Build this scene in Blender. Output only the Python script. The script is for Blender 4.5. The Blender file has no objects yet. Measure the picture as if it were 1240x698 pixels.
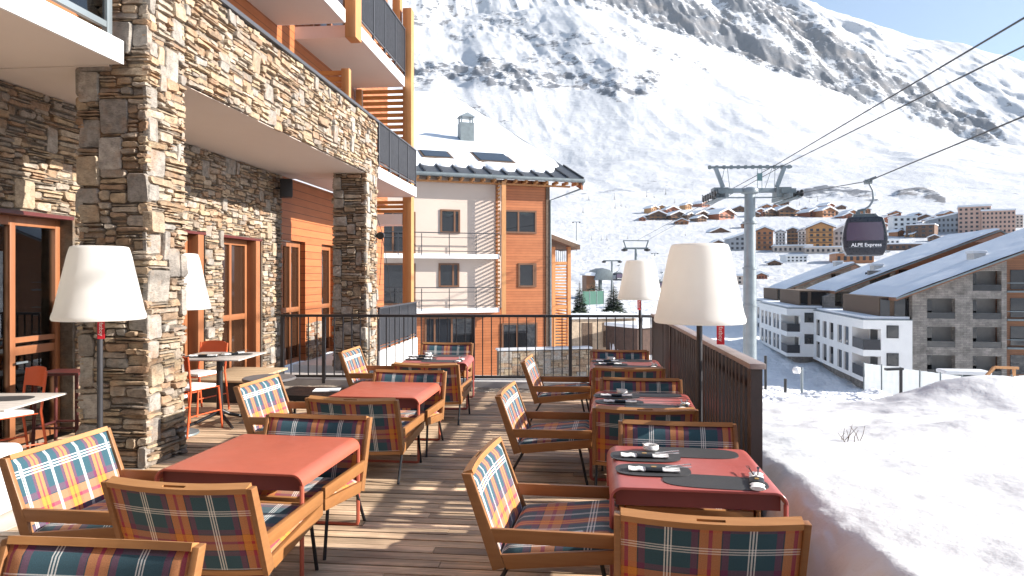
import bpy, bmesh, math, random
import numpy as np
from mathutils import Vector, Matrix
random.seed(7)
R = math.radians
sc = bpy.context.scene
COL = sc.collection

# ------------------------------------------------------------------ camera
FP, CX, HY, EYE = 826.7, 620.0, 335.0, 1.62          # focal length, centre, horizon (photo pixels), eye height
YAW = R(5.5)
FWD = Vector((-math.sin(YAW), math.cos(YAW), 0)); RGT = Vector((math.cos(YAW), math.sin(YAW), 0)); UP = Vector((0, 0, 1))
CAM = Vector((0, 0, EYE))
def ray(px, py): return FWD + RGT * ((px - CX) / FP) + UP * ((HY - py) / FP)
def W(px, py, z):                       # point of a level plane
    d = ray(px, py); return CAM + d * ((z - EYE) / d.z)
def PZ(px, py, Z): return CAM + ray(px, py) * Z      # point at a depth
def PXW(px, py, xw):                    # point of a plane x = xw
    d = ray(px, py); return CAM + d * (xw / d.x)
def CF(x, y, z=0.0):                    # camera frame (right, forward) -> world
    v = RGT * x + FWD * y; return Vector((v.x, v.y, z))

cam = bpy.data.cameras.new('camera'); cam.lens = 24.0; cam.sensor_width = 36.0
cam.shift_y = -(349 - HY) / 1240.0; cam.clip_start = 0.05; cam.clip_end = 20000
co = bpy.data.objects.new('camera', cam); COL.objects.link(co)
co.location = CAM; co.rotation_euler = (R(90), 0, YAW); sc.camera = co

# ------------------------------------------------------------------ objects
BASE = {}
def tag(o, label=None, cat=None, group=None, kind=None):
    if label: o['label'] = label
    if cat: o['category'] = cat
    if group: o['group'] = group
    if kind: o['kind'] = kind
    return o
def thing(name, label, cat, loc=(0, 0, 0), rz=0.0, group=None):
    o = bpy.data.objects.new(name, None); COL.objects.link(o); o.empty_display_size = .1
    o.location = loc; o.rotation_euler = (0, 0, rz); BASE[o] = Vector(loc)
    return tag(o, label, cat, group)
def copy_tree(o, parent=None):
    c = o.copy(); COL.objects.link(c)
    if parent: c.parent = parent
    for ch in list(o.children): copy_tree(ch, c)
    return c

def frame_of(d):
    d = d.normalized(); a = UP if abs(d.z) < .95 else Vector((1, 0, 0))
    x = d.cross(a).normalized(); return x, d.cross(x).normalized()

class B:
    def __init__(s): s.v = []; s.f = []; s.uv = {}; s.col = []; s.M = None
    def add(s, vs, fs, uv=None, col=None):
        n = len(s.v)
        if s.M is not None: vs = [s.M @ Vector(v) for v in vs]
        s.v += [tuple(v) for v in vs]
        for k, f in enumerate(fs):
            if uv: s.uv[len(s.f)] = uv[k]
            s.f.append(tuple(i + n for i in f)); s.col.append(col)
        return s
    def hexa(s, p, col=None):           # 8 corners: bottom ring then top ring
        return s.add(p, [(3, 2, 1, 0), (4, 5, 6, 7), (0, 1, 5, 4), (1, 2, 6, 5), (2, 3, 7, 6), (3, 0, 4, 7)], None, col)
    def box(s, a, b, col=None):
        x0, x1 = sorted((a[0], b[0])); y0, y1 = sorted((a[1], b[1])); z0, z1 = sorted((a[2], b[2]))
        return s.hexa([(x0, y0, z0), (x1, y0, z0), (x1, y1, z0), (x0, y1, z0), (x0, y0, z1), (x1, y0, z1), (x1, y1, z1), (x0, y1, z1)], col)
    def bar(s, p, q, w, h=None, up=None, col=None):
        p, q = Vector(p), Vector(q); h = h or w; d = (q - p).normalized()
        u = Vector(up) if up else (UP if abs(d.z) < .95 else Vector((0, 1, 0)))
        x = d.cross(u).normalized(); y = x.cross(d).normalized()
        r = [x * (i * w / 2) + y * (j * h / 2) for i, j in ((-1, -1), (1, -1), (1, 1), (-1, 1))]
        return s.hexa([p + k for k in r] + [q + k for k in r], col)
    def tube(s, pts, r, n=8, closed=False):
        pts = [Vector(p) for p in pts]; m = len(pts)
        rs = r if isinstance(r, (list, tuple)) else [r] * m
        vs = []; fs = []
        x, y = frame_of(pts[1] - pts[0])
        for i, p in enumerate(pts):
            d = (pts[min(i + 1, m - 1)] - pts[max(i - 1, 0)]).normalized()
            x = (x - d * x.dot(d)).normalized(); y = d.cross(x)
            for k in range(n):
                a = 2 * math.pi * k / n; vs.append(p + (x * math.cos(a) + y * math.sin(a)) * rs[i])
        for i in range(m - 1):
            for k in range(n):
                k2 = (k + 1) % n; fs.append((i * n + k, i * n + k2, (i + 1) * n + k2, (i + 1) * n + k))
        fs.append(tuple(reversed(range(n)))); fs.append(tuple((m - 1) * n + k for k in range(n)))
        return s.add(vs, fs)
    def lathe(s, prof, n=32, c=(0, 0, 0)):
        vs = []; fs = []
        for (r, z) in prof:
            for k in range(n):
                a = 2 * math.pi * k / n; vs.append((c[0] + r * math.cos(a), c[1] + r * math.sin(a), c[2] + z))
        for i in range(len(prof) - 1):
            for k in range(n):
                k2 = (k + 1) % n; fs.append((i * n + k, i * n + k2, (i + 1) * n + k2, (i + 1) * n + k))
        return s.add(vs, fs)
    def prism(s, poly, fn, t0, t1):     # polygon extruded from t0 to t1, fn(a, b, t) -> point
        n = len(poly); vs = [fn(a, b, t0) for a, b in poly] + [fn(a, b, t1) for a, b in poly]
        return s.add(vs, [tuple(reversed(range(n))), tuple(range(n, 2 * n))] + [(i, (i + 1) % n, (i + 1) % n + n, i + n) for i in range(n)])
    def quad(s, a, b, c, d, uv=None): return s.add([a, b, c, d], [(0, 1, 2, 3)], [uv] if uv else None)
    def build(s, name, mat, parent=None, world=None, bevel=0, seg=2, smooth=30, normals=True):
        """world: the Empty whose location has to be taken off (vertices were given in world coordinates)"""
        off = Vector((0, 0, 0))
        if world is not None: off = BASE[world]
        me = bpy.data.meshes.new(name)
        me.from_pydata([(v[0] - off.x, v[1] - off.y, v[2] - off.z) for v in s.v] if off.length else s.v, [], s.f)
        if s.uv:
            ul = me.uv_layers.new(name='UVMap')
            for p in me.polygons:
                u = s.uv.get(p.index)
                if u:
                    for k, li in enumerate(p.loop_indices): ul.data[li].uv = u[k]
        if any(c is not None for c in s.col):
            at = me.color_attributes.new('tint', 'FLOAT_COLOR', 'CORNER')
            for p in me.polygons:
                c = s.col[p.index] or (1, 1, 1)
                for li in p.loop_indices: at.data[li].color = (c[0], c[1], c[2], 1)
        if bevel or normals:
            bm = bmesh.new(); bm.from_mesh(me)
            if normals: bmesh.ops.recalc_face_normals(bm, faces=bm.faces[:])
            if bevel:
                es = [e for e in bm.edges if len(e.link_faces) == 2 and e.calc_face_angle(0) > R(35)]
                bmesh.ops.bevel(bm, geom=es, offset=bevel, segments=seg, profile=.6, affect='EDGES', clamp_overlap=True)
            bm.to_mesh(me); bm.free()
        if smooth:
            me.shade_smooth(); me.set_sharp_from_angle(angle=R(smooth))
        me.materials.append(mat)
        o = bpy.data.objects.new(name, me); COL.objects.link(o)
        if parent: o.parent = parent
        return o

def text_mesh(name, txt, size, mat, parent, M, extrude=.0008, bold=0):
    cu = bpy.data.curves.new(name, 'FONT'); cu.body = txt; cu.size = size; cu.extrude = extrude; cu.align_x = 'CENTER'; cu.align_y = 'CENTER'; cu.offset = bold
    t = bpy.data.objects.new(name, cu); COL.objects.link(t)
    dg = bpy.context.evaluated_depsgraph_get(); me = bpy.data.meshes.new_from_object(t.evaluated_get(dg))
    bpy.data.objects.remove(t); bpy.data.curves.remove(cu)
    me.transform(M); me.materials.clear(); me.materials.append(mat)
    o = bpy.data.objects.new(name, me); COL.objects.link(o)
    if parent: o.parent = parent
    return o

# ------------------------------------------------------------------ materials
def newmat(name):
    m = bpy.data.materials.new(name); m.use_nodes = True; nt = m.node_tree
    return m, nt, nt.nodes['Principled BSDF']
def nd(nt, typ, **kw):
    n = nt.nodes.new(typ)
    for k, v in kw.items():
        if k.startswith('i_'): n.inputs[k[2:].replace('_', ' ')].default_value = v
        else: setattr(n, k, v)
    return n
def ramp(nt, stops, interp='LINEAR'):
    r = nt.nodes.new('ShaderNodeValToRGB'); cr = r.color_ramp; cr.interpolation = interp
    while len(cr.elements) < len(stops): cr.elements.new(.5)
    for e, (p, c) in zip(cr.elements, stops):
        e.position = p; e.color = (c[0], c[1], c[2], 1) if isinstance(c, (tuple, list)) else (c, c, c, 1)
    return r
def mth(nt, op, a, b=None, c=None):
    n = nt.nodes.new('ShaderNodeMath'); n.operation = op
    for i, x in enumerate((a, b, c)):
        if x is None: continue
        if isinstance(x, (int, float)): n.inputs[i].default_value = x
        else: nt.links.new(x, n.inputs[i])
    return n.outputs[0]
def mixc(nt, fac, a, b, mode='MIX'):
    n = nt.nodes.new('ShaderNodeMix'); n.data_type = 'RGBA'; n.blend_type = mode
    for s, x in ((n.inputs[0], fac), (n.inputs[6], a), (n.inputs[7], b)):
        if isinstance(x, (int, float)): s.default_value = x
        elif isinstance(x, (tuple, list)): s.default_value = (*x[:3], 1)
        else: nt.links.new(x, s)
    return n.outputs[2]
def coords(nt, scale=(1, 1, 1), kind='Object', rot=(0, 0, 0)):
    tc = nt.nodes.new('ShaderNodeTexCoord'); mp = nt.nodes.new('ShaderNodeMapping')
    mp.inputs['Scale'].default_value = scale; mp.inputs['Rotation'].default_value = rot
    nt.links.new(tc.outputs[kind], mp.inputs[0]); return mp.outputs[0]
def noise(nt, vec, scale, detail=4, rough=.55, out='Fac'):
    n = nd(nt, 'ShaderNodeTexNoise'); n.inputs['Scale'].default_value = scale; n.inputs['Detail'].default_value = detail; n.inputs['Roughness'].default_value = rough
    if vec is not None: nt.links.new(vec, n.inputs['Vector'])
    return n.outputs[out]
def bump(nt, bs, h, strength=.3, dist=.01):
    b = nd(nt, 'ShaderNodeBump'); b.inputs['Strength'].default_value = strength; b.inputs['Distance'].default_value = dist
    nt.links.new(h, b.inputs['Height']); nt.links.new(b.outputs[0], bs.inputs['Normal']); return b
def lerp(c, k): return tuple(min(1, x * k) for x in c)

def pm(name, col, rough=.5, metal=0, var=.12, vs=4, stretch=(1, 1, 1), bs=0, bscale=60, bdist=.004, spec=.5, coat=0):
    m, nt, p = newmat(name); v = coords(nt, stretch)
    r = ramp(nt, [(.3, lerp(col, 1 - var)), (.7, lerp(col, 1 + var))]); nt.links.new(noise(nt, v, vs), r.inputs[0]); nt.links.new(r.outputs[0], p.inputs['Base Color'])
    rr = ramp(nt, [(.3, max(.02, rough - .07)), (.7, min(1, rough + .07))]); nt.links.new(noise(nt, v, vs * 2.3), rr.inputs[0]); nt.links.new(rr.outputs[0], p.inputs['Roughness'])
    p.inputs['Metallic'].default_value = metal; p.inputs['Specular IOR Level'].default_value = spec
    if coat: p.inputs['Coat Weight'].default_value = coat; p.inputs['Coat Roughness'].default_value = .2
    if bs: bump(nt, p, noise(nt, v, bscale), bs, bdist)
    return m
def woodm(name, dark, light, stretch=(3, 30, 30), rough=.55, board=None, bumps=.15):
    """grain along the axis with the small stretch; board = (axis index, height) draws tongue and groove joints"""
    m, nt, p = newmat(name); v = coords(nt, stretch)
    r = ramp(nt, [(.25, dark), (.55, lerp(tuple((a + b) / 2 for a, b in zip(dark, light)), 1)), (.8, light)])
    nt.links.new(noise(nt, v, 1.0, 6, .6), r.inputs[0]); c = r.outputs[0]
    big = noise(nt, coords(nt), 2.5, 2); c = mixc(nt, .5, c, mixc(nt, big, lerp(dark, .9), lerp(light, 1.1)))
    h = noise(nt, v, 2.0, 5)
    if board:
        sp = nd(nt, 'ShaderNodeSeparateXYZ'); tc = nd(nt, 'ShaderNodeTexCoord'); nt.links.new(tc.outputs['Object'], sp.inputs[0])
        q = mth(nt, 'DIVIDE', sp.outputs[board[0]], board[1]); fr = mth(nt, 'FRACT', q); fl = mth(nt, 'FLOOR', q)
        wn = nd(nt, 'ShaderNodeTexWhiteNoise'); wn.noise_dimensions = '1D'; nt.links.new(fl, wn.inputs['W'])
        c = mixc(nt, mth(nt, 'MULTIPLY', wn.outputs['Value'], .55), c, mixc(nt, wn.outputs['Value'], lerp(dark, .75), lerp(light, 1.0)))
        ed = mth(nt, 'ABSOLUTE', mth(nt, 'SUBTRACT', fr, .5)); gr = mth(nt, 'GREATER_THAN', ed, .46)
        c = mixc(nt, gr, c, lerp(dark, .35)); h = mth(nt, 'SUBTRACT', mth(nt, 'MULTIPLY', h, .3), gr)
    nt.links.new(c, p.inputs['Base Color']); p.inputs['Roughness'].default_value = rough
    bump(nt, p, h, bumps, .006); return m

MT = {}
MT['chair_wood'] = woodm('chair_wood', (.21, .088, .032), (.35, .165, .062), (9, 9, 60), .42, bumps=.05)
MT['chair_wood_long'] = woodm('chair_wood_long', (.22, .088, .028), (.37, .17, .058), (60, 5, 60), .42, bumps=.05)
MT['chair_wood_wide'] = woodm('chair_wood_wide', (.30, .13, .045), (.48, .24, .09), (5, 60, 60), .42, bumps=.05)
MT['black_metal'] = pm('black_metal', (.018, .018, .02), .42, .2)
MT['dark_rail'] = pm('dark_rail', (.045, .045, .05), .42, .3)
MT['anthracite'] = pm('anthracite_panel', (.07, .072, .082), .45, .2, var=.08)
MT['red_table'] = pm('red_table', (.44, .105, .062), .42, 0, var=.09, vs=3, bs=.03, bscale=300, bdist=.001)
MT['red_table_b'] = pm('wine_table', (.38, .095, .082), .36, 0, var=.09, vs=3, bs=.03, bscale=300, bdist=.001)
MT['red_apron_shaded'] = pm('red_apron_shaded', (.17, .036, .03), .5, 0, var=.06)  # table red darkened, shade under the top put into the colour
MT['orange_metal'] = pm('orange_metal', (.62, .10, .03), .4, 0, var=.05)
MT['maroon_metal'] = pm('maroon_metal', (.10, .022, .02), .4, 0, var=.05)
MT['lamp_white'] = None
MT['white_plaster'] = pm('white_plaster', (.80, .79, .77), .8, 0, var=.03, vs=1.5, bs=.05, bscale=40)
MT['soffit'] = pm('soffit_plaster', (.74, .64, .56), .85, 0, var=.03, vs=.8, bs=.04, bscale=40)
MT['cream_plaster'] = pm('cream_plaster', (.56, .46, .39), .85, 0, var=.04, vs=.6, bs=.05, bscale=20)
MT['tile_floor'] = pm('tile_floor', (.46, .41, .36), .55, 0, var=.08, vs=2.2, bs=.05, bscale=90)
MT['mortar'] = pm('mortar', (.16, .13, .10), .95, 0, var=.25, vs=9, bs=.4, bscale=40, bdist=.01)
MT['clad_orange'] = woodm('larch_cladding', (.27, .078, .023), (.49, .17, .06), (2, 2, 20), .5, (2, .14))
MT['clad_post'] = woodm('larch_post', (.38, .165, .055), (.56, .28, .11), (22, 22, 2), .5)
MT['clad_slat'] = woodm('larch_slat', (.40, .16, .04), (.62, .29, .09), (3, 3, 40), .5)
MT['door_wood'] = woodm('door_wood', (.22, .078, .032), (.34, .14, .06), (22, 22, 2), .42)
MT['bench_wood'] = woodm('bench_wood', (.38, .26, .15), (.56, .42, .27), (3, 26, 26), .6, (1, .14))
MT['steel'] = pm('galvanised_steel', (.22, .255, .275), .45, .45, var=.12, vs=1.5)
MT['steel_dark'] = pm('painted_steel', (.17, .20, .21), .5, .3, var=.15)
MT['napkin'] = pm('white_napkin', (.80, .79, .77), .9, 0, var=.04, vs=30, bs=.3, bscale=160, bdist=.002)
MT['slate_mat'] = pm('slate_mat', (.035, .035, .037), .6, 0, var=.2, vs=40, stretch=(1, 6, 1), bs=.2, bscale=200, bdist=.001)
MT['cutlery'] = pm('cutlery', (.7, .7, .7), .18, 1, var=.03)
MT['gold'] = pm('gold_print', (.55, .33, .10), .4, .5)
MT['white_plastic'] = pm('white_plastic', (.78, .77, .75), .38, 0, var=.02)
MT['red_tag'] = pm('red_tag', (.60, .015, .03), .6, 0, var=.06)
MT['white_paint'] = pm('white_paint', (.82, .82, .82), .6, 0, var=.02)
MT['teal_fabric'] = pm('teal_fabric', (.05, .22, .22), .9, 0, var=.15, bs=.2)
MT['gravel'] = pm('gravel', (.34, .28, .22), .95, 0, var=.5, vs=45, bs=.9, bscale=60, bdist=.03)
MT['concrete'] = pm('concrete', (.48, .46, .44), .85, 0, var=.12, vs=3, bs=.15, bscale=50)
MT['bistro_top'] = pm('bistro_top', (.50, .46, .42), .4, 0, var=.12, vs=6, stretch=(1, 5, 1))
MT['grey_top'] = pm('grey_top', (.13, .12, .12), .55, 0, var=.2)

def glassm(name, tint, rough=.03, clear=0.0):
    m, nt, p = newmat(name); p.inputs['Base Color'].default_value = (*tint, 1); p.inputs['Roughness'].default_value = rough; p.inputs['Specular IOR Level'].default_value = .8
    if clear:
        tr = nd(nt, 'ShaderNodeBsdfTransparent'); tr.inputs[0].default_value = (.75, .8, .8, 1)
        mx = nd(nt, 'ShaderNodeMixShader'); lw = nd(nt, 'ShaderNodeFresnel'); lw.inputs[0].default_value = 2.1
        gl = nd(nt, 'ShaderNodeBsdfGlossy'); gl.inputs['Roughness'].default_value = rough
        nt.links.new(lw.outputs[0], mx.inputs[0]); nt.links.new(tr.outputs[0], mx.inputs[1]); nt.links.new(gl.outputs[0], mx.inputs[2])
        nt.links.new(mx.outputs[0], nt.nodes['Material Output'].inputs[0])
    else:
        nv = noise(nt, coords(nt), .7, 1); bump(nt, p, nv, .04, .2)
    return m
MT['pane'] = glassm('dark_window', (.012, .014, .017))
MT['pane_brown'] = glassm('brown_window', (.035, .017, .010), .05)
MT['clear_pane'] = glassm('clear_glass', (.1, .1, .1), .01, 1)
MT['gondola_glass'] = glassm('gondola_glass', (.085, .065, .10), .12)

def lampmat():
    m, nt, p = newmat('lamp_shade_white'); p.inputs['Base Color'].default_value = (.86, .85, .82, 1); p.inputs['Roughness'].default_value = .45
    n = noise(nt, coords(nt), 5, 2); r = ramp(nt, [(.3, (.80, .79, .76)), (.7, (.86, .85, .82))]); nt.links.new(n, r.inputs[0]); nt.links.new(r.outputs[0], p.inputs['Base Color'])
    tl = nd(nt, 'ShaderNodeBsdfTranslucent'); tl.inputs[0].default_value = (.85, .83, .78, 1)
    mx = nd(nt, 'ShaderNodeMixShader'); mx.inputs[0].default_value = .45
    nt.links.new(p.outputs[0], mx.inputs[1]); nt.links.new(tl.outputs[0], mx.inputs[2]); nt.links.new(mx.outputs[0], nt.nodes['Material Output'].inputs[0]); return m
MT['lamp_white'] = lampmat()

def stonem():
    m, nt, p = newmat('dry_stone'); at = nd(nt, 'ShaderNodeVertexColor'); at.layer_name = 'tint'
    v = coords(nt); n1 = noise(nt, v, 14, 6, .65); n2 = noise(nt, coords(nt, (1, 1, 3)), 38, 5, .6); n3 = noise(nt, v, 5, 3)
    r1 = ramp(nt, [(.25, .5), (.75, 1.35)]); nt.links.new(n1, r1.inputs[0])
    c = mixc(nt, 1, at.outputs['Color'], r1.outputs[0], 'MULTIPLY')
    rr = ramp(nt, [(.52, 0), (.72, 1)]); nt.links.new(n3, rr.inputs[0])
    c = mixc(nt, mth(nt, 'MULTIPLY', rr.outputs[0], .45), c, (.34, .17, .07))
    r2 = ramp(nt, [(.30, .5), (.5, 1.0)]); nt.links.new(n2, r2.inputs[0]); c = mixc(nt, .7, c, r2.outputs[0], 'MULTIPLY')
    nt.links.new(c, p.inputs['Base Color']); p.inputs['Roughness'].default_value = .85
    bump(nt, p, mth(nt, 'ADD', n1, mth(nt, 'MULTIPLY', n2, .6)), .9, .012); return m
MT['stone'] = stonem()

def plaidm():
    m, nt, p = newmat('tartan_fabric'); P = .325; H = P / 2
    tc = nd(nt, 'ShaderNodeTexCoord'); sp = nd(nt, 'ShaderNodeSeparateXYZ'); nt.links.new(tc.outputs['UV'], sp.inputs[0])
    red, och, mar, pur, teal, wht = (.42, .03, .035), (.60, .225, .032), (.04, .022, .03), (.15, .03, .085), (.024, .078, .105), (.80, .80, .76)
    st = [(0, red), (.0075 / H, och), (.042 / H, mar), (.047 / H, pur), (.073 / H, teal), (.1475 / H, wht), (.1525 / H, teal), (.1590 / H, wht)]
    cs = []
    for k in (0, 1):
        t = mth(nt, 'MULTIPLY', mth(nt, 'ABSOLUTE', mth(nt, 'SUBTRACT', mth(nt, 'FRACT', mth(nt, 'ADD', mth(nt, 'DIVIDE', sp.outputs[k], P), .5)), .5)), 2.0)
        r = ramp(nt, st, 'CONSTANT'); nt.links.new(t, r.inputs[0]); cs.append(r.outputs[0])
    # warp and weft: fine twill decides which thread is on top, a little more warp than weft
    tw = mth(nt, 'FRACT', mth(nt, 'MULTIPLY', mth(nt, 'ADD', sp.outputs[0], sp.outputs[1]), 260.0))
    f = ramp(nt, [(.35, .52), (.65, .26)]); nt.links.new(tw, f.inputs[0])
    c = mixc(nt, .34, mixc(nt, f.outputs[0], cs[0], cs[1]), mixc(nt, 1, cs[0], cs[1], 'LIGHTEN'))
    nz = ramp(nt, [(.3, .82), (.7, 1.15)]); nt.links.new(noise(nt, coords(nt, (1, 1, 1), 'UV'), 220, 2), nz.inputs[0]); c = mixc(nt, 1, c, nz.outputs[0], 'MULTIPLY')
    nt.links.new(c, p.inputs['Base Color']); p.inputs['Roughness'].default_value = .9; p.inputs['Sheen Weight'].default_value = .15
    bump(nt, p, mth(nt, 'ADD', tw, noise(nt, coords(nt, (1, 1, 1), 'UV'), 14, 2)), .15, .002); return m
MT['plaid'] = plaidm()

def deckm():
    m, nt, p = newmat('weathered_deck'); at = nd(nt, 'ShaderNodeVertexColor'); at.layer_name = 'tint'
    v = coords(nt, (1.6, 34, 10)); n1 = noise(nt, v, 1.0, 6, .65)
    r = ramp(nt, [(.25, .5), (.5, .95), (.8, 1.5)]); nt.links.new(n1, r.inputs[0]); c = mixc(nt, 1, at.outputs['Color'], r.outputs[0], 'MULTIPLY')
    n2 = noise(nt, coords(nt, (1, 2.2, 1)), 2.2, 4); r2 = ramp(nt, [(.35, .62), (.65, 1.15)]); nt.links.new(n2, r2.inputs[0]); c = mixc(nt, 1, c, r2.outputs[0], 'MULTIPLY')
    sn = ramp(nt, [(.70, 0), (.73, 1)]); nt.links.new(noise(nt, coords(nt, (.8, 2.5, 1)), 11, 5, .7), sn.inputs[0])
    c = mixc(nt, mth(nt, 'MULTIPLY', sn.outputs[0], .55), c, (.55, .50, .45))
    nt.links.new(c, p.inputs['Base Color'])
    ro = ramp(nt, [(.35, .48), (.65, .85)]); nt.links.new(n2, ro.inputs[0]); nt.links.new(ro.outputs[0], p.inputs['Roughness'])
    sp = nd(nt, 'ShaderNodeSeparateXYZ'); tc = nd(nt, 'ShaderNodeTexCoord'); nt.links.new(tc.outputs['Object'], sp.inputs[0])
    gv = mth(nt, 'SINE', mth(nt, 'MULTIPLY', sp.outputs[1], 2 * math.pi / .0181))
    bump(nt, p, mth(nt, 'ADD', mth(nt, 'MULTIPLY', gv, .5), n1), .6, .004); return m
MT['deck'] = deckm()

def snowm(name, scale=1.0, tint=(.63, .638, .652), bstr=.35):
    m, nt, p = newmat(name); v = coords(nt)
    n1 = noise(nt, v, 3.0 * scale, 5, .6); n2 = noise(nt, v, 22 * scale, 3, .5)
    r = ramp(nt, [(.3, lerp(tint, .95)), (.65, tint)]); nt.links.new(n1, r.inputs[0]); nt.links.new(r.outputs[0], p.inputs['Base Color'])
    p.inputs['Roughness'].default_value = .7; p.inputs['Specular IOR Level'].default_value = .25
    bump(nt, p, mth(nt, 'ADD', n1, mth(nt, 'MULTIPLY', n2, .16)), bstr, .06 / scale); return m
MT['snow'] = snowm('snow')
MT['roof_snow'] = snowm('roof_snow', .35, (.76, .785, .82), .3)

def terrainm():
    m, nt, p = newmat('snowy_mountain'); at = nd(nt, 'ShaderNodeAttribute'); at.attribute_name = 'rock'
    v = coords(nt, (1, 1, 1.0)); 
    n1 = noise(nt, coords(nt, (1, 1, .6)), .022, 9, .70); n2 = noise(nt, coords(nt, (1, 1, 3.5)), .045, 7, .72)
    sm = mth(nt, 'ADD', mth(nt, 'MULTIPLY', n1, .75), mth(nt, 'MULTIPLY', n2, .45))
    f = mth(nt, 'ADD', sm, mth(nt, 'SUBTRACT', mth(nt, 'MULTIPLY', at.outputs['Fac'], .42), .93))
    fr = ramp(nt, [(.0, 0), (.03, 1)]); nt.links.new(f, fr.inputs[0])
    rc = ramp(nt, [(.3, (.09, .105, .13)), (.5, (.145, .152, .17)), (.72, (.20, .18, .17))]); nt.links.new(noise(nt, v, .012, 5), rc.inputs[0])
    sc_ = ramp(nt, [(.3, (.51, .524, .55)), (.7, (.58, .587, .605))]); nt.links.new(noise(nt, v, .01, 4), sc_.inputs[0])
    nr = nd(nt, 'ShaderNodeAttribute'); nr.attribute_name = 'shade_lift'; sno = mixc(nt, nr.outputs['Fac'], sc_.outputs[0], (.80, .81, .83))  # near snow colour raised to lighten the shaded ground
    nt.links.new(mixc(nt, mth(nt, 'MULTIPLY', fr.outputs[0], .93), sno, rc.outputs[0]), p.inputs['Base Color'])
    p.inputs['Roughness'].default_value = .8; p.inputs['Specular IOR Level'].default_value = .15
    bump(nt, p, sm, .5, 9.0); return m
MT['terrain'] = terrainm()
def leafm(name, a, b):
    m, nt, p = newmat(name); r = ramp(nt, [(.3, a), (.7, b)]); nt.links.new(noise(nt, coords(nt), 3, 4), r.inputs[0]); nt.links.new(r.outputs[0], p.inputs['Base Color']); p.inputs['Roughness'].default_value = .8; return m
MT['needles'] = leafm('conifer_needles', (.022, .038, .028), (.06, .085, .045))
MT['bark'] = pm('bark', (.12, .08, .055), .9, 0, var=.3, vs=10, bs=.5)
MT['clad_dark'] = woodm('brown_cladding', (.16, .065, .03), (.27, .12, .055), (3, 2, 26), .6, (2, .2))
MT['roof_metal'] = pm('roof_metal', (.085, .09, .098), .45, .4, var=.15)
MT['dark_frame'] = woodm('dark_frame', (.10, .045, .022), (.19, .085, .04), (22, 22, 3), .5)
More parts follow.
